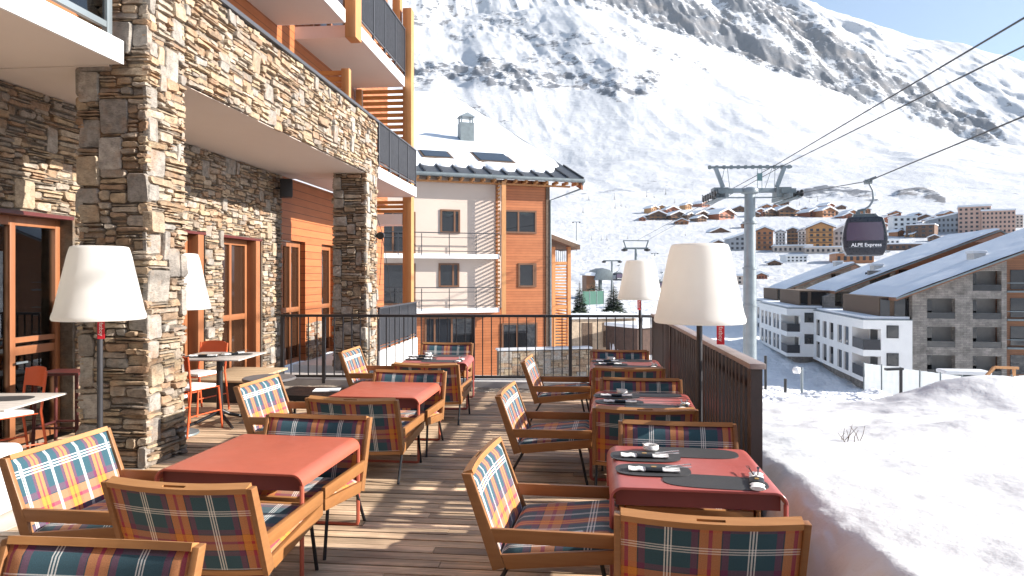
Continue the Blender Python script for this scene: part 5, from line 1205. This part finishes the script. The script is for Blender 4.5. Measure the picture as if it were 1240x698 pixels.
# far lifts
def tmast(px, ytop, ybase, wpx, Z, lab, double=False):
    q = loc_cf(px, Z); k = Z / FP; zt = EYE + (HY - ytop) * k; zb = gz_at(px, Z) - .5; t = thing('chairlift_mast', lab, 'mast', (q.x, q.y, 0), YAW); BASE[t] = Vector((0, 0, 0)); w = wpx * k / 2
    b = B(); b.tube([(0, 0, zb), (0, 0, zt)], [w * .13, w * .10], 8); b.build('mast', MT['steel_dark'], t)
    b = B(); b.bar((-w, 0, zt), (w, 0, zt), w * .14)
    if double:
        b.bar((-w * 1.05, 0, zt + w * .62), (w * 1.05, 0, zt + w * .62), w * .07)
        for s in (-1, 1): b.bar((s * w * .8, 0, zt), (s * w * 1.0, 0, zt + w * .62), w * .09)
    b.build('crossarm', MT['steel_dark'], t)
    b = B()
    for s in (-1, 1): b.lathe([(w * .14, -.01), (w * .26, -w * .05), (w * .26, -w * .16), (w * .1, -w * .22)], 8, (s * w * .92, 0, zt - w * .03))
    b.build('sheave', MT['black_metal'], t)
tmast(770, 301, 350, 30, 178, 'far steel lift mast with double crossarm above the small white lamp', True)
tmast(741, 316, 352, 21, 165, 'small T-shaped lift mast left of the far lamp')
tmast(698, 269, 287, 9, 330, 'tiny T-shaped lift mast far up the ski slope beside the chalet roof')
tmast(793, 307, 330, 8, 300, 'thin tiny lift mast on the slope between the two lamp shades')
q = loc_cf(724, 152); zz = gz_at(724, 152); stn = thing('lift_station', 'dark lift station with brown shed on the slope left of the far lamp', 'building', (q.x, q.y, zz), YAW + R(8)); BASE[stn] = Vector((0, 0, 0))
b = B(); b.box((-2.6, 0, 0), (-.6, 4, 5.2)); b.build('shed', MT['clad_dark'], stn, smooth=0)
b = B(); b.prism([(-3, 5.2), (-.2, 5.0), (.2, 5.6), (-1.6, 5.9), (-3, 5.5)], lambda a, c, t: (a, t, c), -.3, 4.3); b.build('shed_roof', MT['roof_snow'], stn, smooth=0)
b = B(); b.prism([(-1.0, 4.1), (3.3, 4.1), (3.6, 5.2), (2.6, 6.4), (1.0, 6.8), (-.4, 6.3)], lambda a, c, t: (a, t, c), -.6, 6); b.box((.6, 1, -1), (1.3, 2, 4.1)); b.build('canopy', MT['steel_dark'], stn, bevel=.15)
# green safety net
q0, q1 = PZ(705, 361, 110), PZ(731, 361, 114); d = q1 - q0; d.z = 0; gb = gz_at(717, 111); sn_ = thing('safety_net', 'green safety net fence on the piste between two dark conifers', 'fence', (q0.x, q0.y, 0), math.atan2(d.y, d.x)); BASE[sn_] = Vector((0, 0, 0)); zt = EYE + (HY - 353) / FP * 111
b = B(); b.box((0, 0, zt - 2.2), (d.length, .03, zt)); b.build('net', pm('green_net', (.03, .10, .075), .8, var=.3, vs=6, stretch=(1, 1, 3)), sn_)
for k in range(4): b = B(); b.box((d.length * k / 3 - .04, -.06, zt - 3.2), (d.length * k / 3 + .04, -.005, zt + .1)); b.build('post', MT['steel'], sn_)

# ================================================================== village
ORD = ['first', 'second', 'third', 'fourth', 'fifth', 'sixth', 'seventh', 'eighth', 'ninth', 'tenth', 'eleventh', 'twelfth', 'thirteenth', 'fourteenth']
vw = {k: woodm('house_wood_' + k, *c, (2, 2, 14), .6, (2, .35), .05) for k, c in {'red': ((.26, .075, .035), (.40, .14, .07)), 'brown': ((.10, .055, .035), (.19, .10, .06)), 'gold': ((.42, .19, .06), (.62, .33, .13)), 'orange': ((.34, .12, .05), (.50, .22, .09))}.items()}
vw['white'] = MT['white_plaster']; vw['grey'] = pm('house_grey', (.30, .31, .33), .8); vw['pink'] = pm('house_pink', (.56, .36, .28), .8); vw['cream'] = MT['cream_plaster']
MT['far_window'] = pm('far_window', (.03, .03, .04), .2)
def house(px, y, w, h, col, lab, group, storeys=2, cols=3, roof='gable', rot=0, r0=150, depth=1.1, floor2=None, pitch=.42, Zs=None):
    if Zs: Z, zg = Zs, EYE + (HY - y) / FP * Zs
    else: Z, zg = on_terrain(px, y, r0)
    k = Z / FP; w *= k; h *= k; q = loc_cf(px, Z); th = math.atan((px - CX) / FP)
    t = thing('house', lab, 'house', (q.x, q.y, zg), YAW - th * .6 + R(rot), group); BASE[t] = Vector((0, 0, 0)); D = w * depth; hw = w / 2 * (.86 if roof == 'gable' else 1)
    f = lambda a, c, tt: (a, tt, c); rise = hw * pitch if roof == 'gable' else 0; he = h - rise - (.5 if roof == 'gable' else .3)
    b = B()
    if roof == 'gable': b.prism([(-hw, -6), (hw, -6), (hw, he), (0, he + rise), (-hw, he)], f, 0, D)
    elif roof == 'mono': b.prism([(-hw, -6), (hw, -6), (hw, he), (-hw, he * .62)], f, 0, D)
    else: b.box((-hw, 0, -6), (hw, D, he))
    b.build('wall', vw[col], t, smooth=0)
    b = B(); th_ = max(.5, h * (.13 if storeys < 3 else .07))
    if roof == 'gable':
        o_ = w / 2 + .02 * w; zz = he - (o_ - hw) * pitch
        b.prism([(-o_, zz), (0, he + rise + .02), (o_, zz), (o_, zz + th_), (0, he + rise + th_ * 1.15), (-o_, zz + th_)], f, -w * .09, D + w * .05)
    elif roof == 'mono': b.prism([(-hw - .4, he * .62 + .02), (hw + .4, he + .02), (hw + .4, he + th_), (-hw - .4, he * .62 + th_)], f, -.5, D + .5)
    else: b.box((-hw - .3, -.3, he + .01), (hw + .3, D + .3, he + th_))
    b.build('snow_roof', MT['roof_snow'], t, smooth=0)
    if roof == 'gable':
        b = B(); b.prism([(-o_, zz - th_ * .5), (0, he + rise - th_ * .5), (o_, zz - th_ * .5), (o_, zz - .01), (0, he + rise + .0), (-o_, zz - .01)], f, -w * .088, -w * .06); b.build('verge_board', vw['brown'], t, smooth=0)
    sh = he / (storeys + .15); cw = 2 * hw / cols
    for i in range(storeys):
        for j in range(cols):
            x = -hw + cw * (j + .5); z0 = sh * (i + .32)
            if roof == 'mono' and z0 + sh * .6 > he * (.62 + .38 * (x + hw) / (2 * hw)): continue
            b = B(); b.box((x - cw * .24, -.06, z0), (x + cw * .24, -.005, z0 + sh * .5)); b.build('window', MT['far_window'], t, smooth=0)
        if roof == 'gable' and i: b = B(); b.box((-hw * .95, -w * .06, sh * i + sh * .02), (hw * .95, -.005, sh * i + sh * .14)); b.build('balcony', vw['brown'] if col != 'brown' else vw['gold'], t, smooth=0)
    return t
G1, G2 = 'wooden chalets along the upper village road', 'buildings in the middle of the village'
row = [(797, 266.5, 20, 10, 'brown'), (815, 259, 17, 8, 'red'), (834, 254, 9, 7, 'gold'), (822, 266.5, 20, 9.5, 'brown'), (851, 266, 19, 9.5, 'brown'), (862, 258, 12, 6, 'brown'), (880, 265.5, 25, 11, 'red'), (896, 257, 14, 7, 'brown'), (921, 263, 14, 9, 'red'), (933, 262.5, 16, 9, 'brown'), (953, 262.5, 20, 11.5, 'brown'), (975, 260, 14, 8, 'brown'), (988, 263, 18, 9.5, 'red'), (1004, 263, 18, 11, 'orange'), (938, 254, 13, 6, 'orange'), (1033, 262, 14, 7, 'orange')]
for i, (px, y, w, h, col) in enumerate(sorted(row)):
    house(px, y, w * 1.18, h * 1.15, col, f'small {"red-brown" if col == "red" else col} wooden chalet under snow, {ORD[i] if i < 14 else ("fifteenth" if i == 14 else "last")} from the left on the upper village road', G1, 2, 3, rot=random.uniform(0, 40), r0=300)
rg = random.Random(21); spots = []
while len(spots) < 22:
    px = rg.uniform(792, 1062) if len(spots) < 15 else rg.uniform(1030, 1135); y = rg.uniform(250, 274) if len(spots) < 15 else rg.uniform(258, 297)
    if all(abs(px - a) > 8 or abs(y - c_) > 4 for a, c_ in spots): spots.append((px, y))
for i, (px, y) in enumerate(sorted(spots)):
    col = rg.choice(('brown', 'red', 'orange', 'gold', 'brown')); house(px, y, rg.uniform(11, 18), rg.uniform(6.5, 10), col, f'little {"red-brown" if col == "red" else col} chalet, number {i + 1} from the left among those scattered behind the upper road', 'little chalets scattered behind the upper road', 2, 3, rot=rg.uniform(-5, 40), r0=250)
house(778, 268, 9, 6, 'red', 'tiny lone reddish barn on the ski slope left of the upper chalets', G1, 1, 2, r0=300)
house(896, 304, 24, 24, 'grey', 'grey four-storey village building just left of the pylon mast', G2, 4, 4, 'mono', 8)
house(926, 303, 22, 29, 'orange', 'orange-brown village building with gable just right of the pylon mast', G2, 4, 3, 'gable', -6)
house(945, 298, 13, 20, 'white', 'white village building with snow roof, left half of the terrace', G2, 4, 3, 'gable', -8)
house(960, 297, 15, 22, 'brown', 'dark brown village building between two white ones', G2, 4, 3, 'gable', -8)
house(973, 298, 14, 22, 'white', 'white village building beside the golden gabled chalet', G2, 4, 3, 'gable', -8)
house(994, 301, 32, 33, 'gold', 'golden lit gabled chalet hotel, brightest building of the village', G2, 4, 4, 'gable', -4)
house(1013, 299, 16, 27, 'grey', 'grey village building right of the golden chalet hotel', G2, 4, 3, 'mono', 0)
house(960, 306, 44, 9, 'cream', 'long low cream wall building below the white and brown houses', G2, 1, 8, 'flat', -4)
house(1000, 307, 46, 8, 'cream', 'long low cream building at the foot of the golden chalet', G2, 1, 8, 'flat', -4)
house(1035, 319, 42, 13, 'orange', 'low orange-red building below the gondola cabin', G2, 1, 6, 'flat', 0)
house(1077, 274, 18, 15, 'red', 'brown-red building right of the gondola cabin', G2, 3, 3, 'mono', 0, r0=260)
house(1096, 281, 26, 19, 'white', 'white building with grey windows right of the gondola cabin', G2, 3, 4, 'flat', 0, r0=260)
house(1114, 288, 30, 16, 'brown', 'dark reddish building in front of the long grey snow-roofed block', G2, 3, 4, 'flat', -20, r0=240)
house(1148, 283, 40, 27, 'grey', 'long grey block with sloping snowy roof left of the pink hotel', G2, 4, 9, 'mono', -4, r0=260)
house(1180, 283, 33, 33, 'pink', 'tall pink hotel block with many windows, left half', G2, 6, 6, 'flat', -12, r0=260)
house(1209, 283, 34, 28, 'pink', 'pink hotel block, lower right half with rows of windows', G2, 5, 8, 'flat', -4, r0=260)
house(1075, 300, 26, 10, 'white', 'low white building with snow roof behind the nearest snowy roofs', G2, 2, 5, 'flat', 0, r0=200)
house(1098, 303, 40, 8, 'brown', 'low brown building under the pink hotel, its roof snow covered', G2, 1, 6, 'flat', 0, r0=200)
house(922, 338, 16, 9, 'red', 'small red-brown house beside the pylon mast, below the village', G2, 1, 4, 'gable', 0, r0=130)
house(893, 345, 22, 12, 'cream', 'small cream building left of the pylon foot behind the big lamp', G2, 2, 4, 'flat', 0, r0=120)

for px, y, w, h, col, st, nc, rf, lab in ((872, 282, 26, 7, 'brown', 1, 5, 'gable', 'long low brown barn between the two village rows'), (905, 277, 14, 9, 'orange', 2, 3, 'gable', 'orange chalet above the grey building left of the pylon'), (1045, 283, 20, 14, 'brown', 3, 4, 'gable', 'brown chalet half hidden behind the gondola cabin'),
        (1058, 296, 22, 12, 'gold', 2, 4, 'gable', 'golden chalet at the lower right of the gondola cabin'), (1130, 270, 16, 8, 'red', 2, 3, 'gable', 'red-brown chalet behind the long grey block'), (1085, 262, 13, 7, 'orange', 2, 3, 'gable', 'small orange chalet above the brown-red building'),
        (1110, 266, 14, 8, 'brown', 2, 3, 'gable', 'small brown chalet above the white building with grey windows'), (1060, 268, 13, 8, 'red', 2, 3, 'gable', 'small red-brown chalet right behind the gondola hanger'), (1019, 254, 12, 6, 'brown', 2, 3, 'gable', 'small brown chalet higher up left of the gondola hanger'),
        (965, 318, 24, 9, 'white', 2, 5, 'flat', 'white building below the long cream walls'), (938, 322, 18, 8, 'brown', 1, 4, 'gable', 'low brown house below the village right of the pylon mast'), (870, 300, 14, 10, 'brown', 2, 3, 'gable', 'brown chalet above the big white lamp shade'), (1230, 276, 16, 16, 'cream', 4, 4, 'flat', 'cream block at the far right end of the village'), (1150, 262, 15, 7, 'orange', 2, 3, 'gable', 'orange chalet above the long grey block')):
    house(px, y, w, h, col, lab, 'houses scattered round the village', st, nc, rf, random.uniform(-10, 18), r0=180)
# ================================================================== trees
def conifer(H, Wd, seed, tiers=16, per=26):
    t = thing('conifer_tree', 'x', 'tree'); rg = random.Random(seed)
    b = B(); b.tube([(0, 0, -.6), (0, 0, H * .5), (0, 0, H * .97)], [H * .022, H * .015, .01], 7); b.build('trunk', MT['bark'], t)
    b = B()
    for i in range(tiers):
        u = i / (tiers - 1); z0 = H * (.10 + .88 * u); r = Wd / 2 * (1 - u) ** .8 * rg.uniform(.8, 1.1) + .04
        n = max(5, int(per * (1 - u * .7)))
        for k in range(n):
            a = 2 * math.pi * (k + rg.random()) / n; L = r * rg.uniform(.55, 1.15); dz = -L * rg.uniform(.12, .45); c, s = math.cos(a), math.sin(a)
            for m in range(4):
                q0 = rg.uniform(.1, .75); p = Vector((c * L * q0, s * L * q0, z0 + dz * q0)); l = L * rg.uniform(.25, .5); wv = l * rg.uniform(.35, .6)
                a2 = a + rg.uniform(-.7, .7); d = Vector((math.cos(a2), math.sin(a2), rg.uniform(-.5, .15))); sd = Vector((-math.sin(a2), math.cos(a2), rg.uniform(-.5, .5)))
                b.add([p - sd * wv * .5, p + d * l * .5 + sd * wv * .15 - sd * wv * .6, p + d * l, p + sd * wv * .5 + d * l * .3], [(0, 1, 2, 3)])
    b.build('crown', MT['needles'], t, smooth=0, normals=False); return t
big = conifer(6.2, 3.4, 4, 24, 46); used = False
for px, y, h, w, Z, lab in ((702, 381, 42, 24, 92, 'dark bushy conifer right of the orange chalet, beside the slatted stair tower'), (743, 379, 38, 32, 100, 'dark broad conifer left of the far white lamp shade')):
    o = copy_tree(big) if used else big; used = True; k = Z / FP; p = PZ(px, y, Z); o.location = p; o.scale = (w * k / 3.4, w * k / 3.4, h * k / 6.2); tag(o, lab, 'tree', 'dark conifers beyond the railing')
    if used and px > 700: o.rotation_euler = (0, 0, 2)
bush = conifer(3, 3.4, 9, 9, 22); Zb = 118; bush.location = PZ(719, 352, Zb); k = Zb / FP; bush.scale = (26 * k / 3.4, 26 * k / 3.4, 13 * k / 3); tag(bush, 'low dark bush above the green safety net', 'bush')
small = conifer(6, 2.8, 12, 9, 9); used = False
for px, y, h in ((706, 258, 9), (713, 243, 8), (744, 242, 9), (745, 253, 8), (752, 250, 8), (758, 252, 6), (783, 239, 9), (792, 240, 6), (806, 236, 8), (968, 249, 7), (980, 245, 7), (990, 244, 7), (965, 252, 6), (817, 246, 6), (868, 268, 6), (884, 277, 7), (1018, 268, 7), (1026, 270, 6), (1041, 268, 7), (1066, 277, 7), (1090, 288, 7), (1143, 266, 6), (912, 268, 6), (905, 290, 7), (887, 306, 8), (952, 308, 7), (1020, 303, 7), (830, 286, 6), (760, 290, 7), (728, 300, 8), (716, 310, 8), (735, 318, 9)):
    o = copy_tree(small) if used else small; used = True; Z, zg = on_terrain(px, y, 400); k = Z / FP; q = loc_cf(px, Z); o.location = (q.x, q.y, zg - .3); s_ = h * k / 6; o.scale = (s_ * random.uniform(.9, 1.3), s_, s_); o.rotation_euler = (0, 0, random.uniform(0, 6)); tag(o, 'small dark conifer on the snowy slope above the village', 'tree', 'small conifers on the slopes')

# ================================================================== street lamps and site fence beyond the snow bank
def street_lamp(px, ytop, Z, lab, side):
    q = loc_cf(px, Z); zt = EYE + (HY - ytop) / FP * Z; zb = gz_at(px, Z) - .4; t = thing('street_lamp', lab, 'lamp', (q.x, q.y, 0), YAW); BASE[t] = Vector((0, 0, 0))
    pale = side == 2
    b = B(); b.tube([(0, 0, zb), (0, 0, zt)], .05, 10); b.build('pole', MT['steel'] if pale else MT['black_metal'], t)
    if side:
        b = B()
        if pale: b.lathe([(0, -.13), (.12, -.11), (.16, 0), (.12, .11), (0, .15)], 14, (-.20, 0, zt - .12)); b.bar((-.2, 0, zt - .02), (0, 0, zt - .02), .04)
        else: b.bar((-.50, 0, zt - .04), (.05, 0, zt - .02), .16, .07)
        b.build('lamp_head', MT['white_plastic'] if pale else MT['black_metal'], t)
street_lamp(971, 445, 26, 'pale street lamp with round white head behind the snow bank', 2)
street_lamp(1091, 446, 22, 'black street lamp with flat arm in front of the white site fence', 1)
street_lamp(927, 431, 26, 'thin dark post beyond the snow bank, left one beside the screen', 0)
street_lamp(951, 459, 24, 'short thin dark post between the pale lamp and the slatted screen', 0)
def site_fence(pa, pb, Za, Zb_, ya0, yb0, h, n, lab):
    a, c = PZ(pa, ya0, Za), PZ(pb, yb0, Zb_); t = thing('site_fence', lab, 'fence', (a.x, a.y, 0)); BASE[t] = Vector((a.x, a.y, 0))
    for i in range(n):
        p, q = a.lerp(c, i / n), a.lerp(c, (i + 1) / n); b = B(); m = 9; d = (q - p); nn = Vector((-d.y, d.x, 0)).normalized(); vs = []
        for k in range(m + 1):
            for j in range(5): vs.append(p.lerp(q, k / m) - UP * (h * j / 4) + nn * (.05 * math.sin(k * 2.1 + j * 1.7 + i) + .03))
        b.add(vs, [(k * 5 + j, (k + 1) * 5 + j, (k + 1) * 5 + j + 1, k * 5 + j + 1) for k in range(m) for j in range(4)]); b.build('tarpaulin', MT['tarp'], t, world=t, smooth=60, normals=False)
    for i in range(n + 1):
        p = a.lerp(c, i / n); b = B(); b.tube([p - UP * (h + .6), p + UP * .06], .03, 6); b.build('post', MT['steel_dark'], t, world=t)
MT['tarp'] = pm('tarpaulin', (.50, .54, .57), .5, var=.08, vs=1.2, stretch=(1, 1, 4), bs=.3, bscale=3, bdist=.05)
nt_ = MT['tarp'].node_tree; tl_ = nd(nt_, 'ShaderNodeBsdfTranslucent'); tl_.inputs[0].default_value = (.75, .8, .82, 1); mx_ = nd(nt_, 'ShaderNodeMixShader'); mx_.inputs[0].default_value = .25
nt_.links.new(nt_.nodes['Principled BSDF'].outputs[0], mx_.inputs[1]); nt_.links.new(tl_.outputs[0], mx_.inputs[2]); nt_.links.new(mx_.outputs[0], nt_.nodes['Material Output'].inputs[0])
site_fence(1046, 1165, 34, 30, 440, 456, 2.4, 5, 'white tarpaulin site fence in front of the nearest apartment block')
site_fence(1208, 1262, 24, 22, 458, 452, 1.6, 3, 'grey-white tarpaulin fence at the right edge behind the snow mound')
q = PZ(1166, 470, 36); bn = thing('refuse_bins', 'row of dark grey rounded bins under snow behind the tarpaulin fence', 'bin', (q.x, q.y, q.z), YAW - R(8))
b = B(); b.box((-1.05, -.5, -1), (-.35, .5, .75)); b.box((-.33, -.5, -1), (1.1, .5, .72)); b.build('bin_body', MT['steel_dark'], bn, bevel=.12, seg=3)
b = B(); b.box((-1.1, -.55, .755), (1.15, .55, .95)); b.build('snow_cap', MT['snow'], bn, bevel=.08, seg=3)
q = PZ(1213, 452, 33); wr = thing('wooden_rail', 'pale wooden ramp rail behind the bins at the right', 'railing', (q.x, q.y, q.z), YAW)
b = B(); b.bar((-.75, 0, -.15), (-.35, 0, .28), .12); b.bar((-.35, 0, .28), (.8, 0, .24), .12); b.bar((-.7, 0, -1.2), (-.7, 0, -.1), .1); b.bar((.6, 0, -1.2), (.6, 0, .22), .1); b.build('handrail', MT['clad_post'], wr)
# small work light with two thin wires at the corner of the hotel
q = PXW(463, 285, -3.5); wl = thing('work_light', 'small dark spotlight hung on two thin wires beside the far pillar', 'light', (q.x, q.y, q.z))
b = B(); b.tube([(0, 0, 0), (0, -.14, -.02)], [.05, .07], 10); b.build('housing', MT['black_metal'], wl)
b = B(); b.tube([(0, 0, .03), (-.14, 0, .45), (-.16, 0, .62)], .006, 5); b.tube([(0, 0, -.03), (.10, 0, -.6), (.16, 0, -1.2)], .006, 5); b.tube([(0, 0, -.03), (-.08, .1, -.9)], .006, 5); b.build('wire', MT['black_metal'], wl)

# ================================================================== air between here and the mountain
hm = bpy.data.materials.new('haze'); hm.use_nodes = True; hn = hm.node_tree; hn.nodes.remove(hn.nodes['Principled BSDF'])
pv = hn.nodes.new('ShaderNodeVolumePrincipled'); pv.inputs['Color'].default_value = (.80, .90, 1, 1); pv.inputs['Density'].default_value = 4e-5; pv.inputs['Anisotropy'].default_value = .0
hn.links.new(pv.outputs[0], hn.nodes['Material Output'].inputs['Volume'])
b = B(); b.box((-5400, -5400, float(ZT.min()) - 1.5), (5400, 5400, float(ZT.max()) + 25)); tag(b.build('haze', hm, smooth=0), kind='stuff')
# ================================================================== light
SE, SA = 23.5, 88.5      # elevation, bearing clockwise from +Y
sd = Vector((math.sin(R(SA)) * math.cos(R(SE)), math.cos(R(SA)) * math.cos(R(SE)), math.sin(R(SE))))
L = bpy.data.lights.new('sun', 'SUN'); L.energy = 5.0; L.angle = R(.53); L.color = (1, .945, .87)
lo = bpy.data.objects.new('sun', L); COL.objects.link(lo); lo.rotation_euler = sd.to_track_quat('Z', 'Y').to_euler(); lo.location = (20, 0, 40)
w = bpy.data.worlds.new('World'); sc.world = w; w.use_nodes = True; nt = w.node_tree; bg = nt.nodes['Background']
sky = nt.nodes.new('ShaderNodeTexSky'); sky.sky_type = 'NISHITA'; sky.sun_disc = False; sky.sun_elevation = R(SE); sky.sun_rotation = R(SA); sky.altitude = 900; sky.air_density = 1.0; sky.dust_density = 1.6; sky.ozone_density = 1.0
nt.links.new(sky.outputs[0], bg.inputs[0]); bg.inputs[1].default_value = .085
vs_ = sc.view_settings; vs_.view_transform = 'Standard'; vs_.look = 'None'; vs_.exposure = 1.4; vs_.gamma = 1; vs_.use_curve_mapping = False
sc.cycles.use_denoising = True; sc.cycles.max_bounces = 7; sc.cycles.diffuse_bounces = 3; sc.cycles.glossy_bounces = 3; sc.cycles.transparent_max_bounces = 8; sc.cycles.sample_clamp_indirect = 6
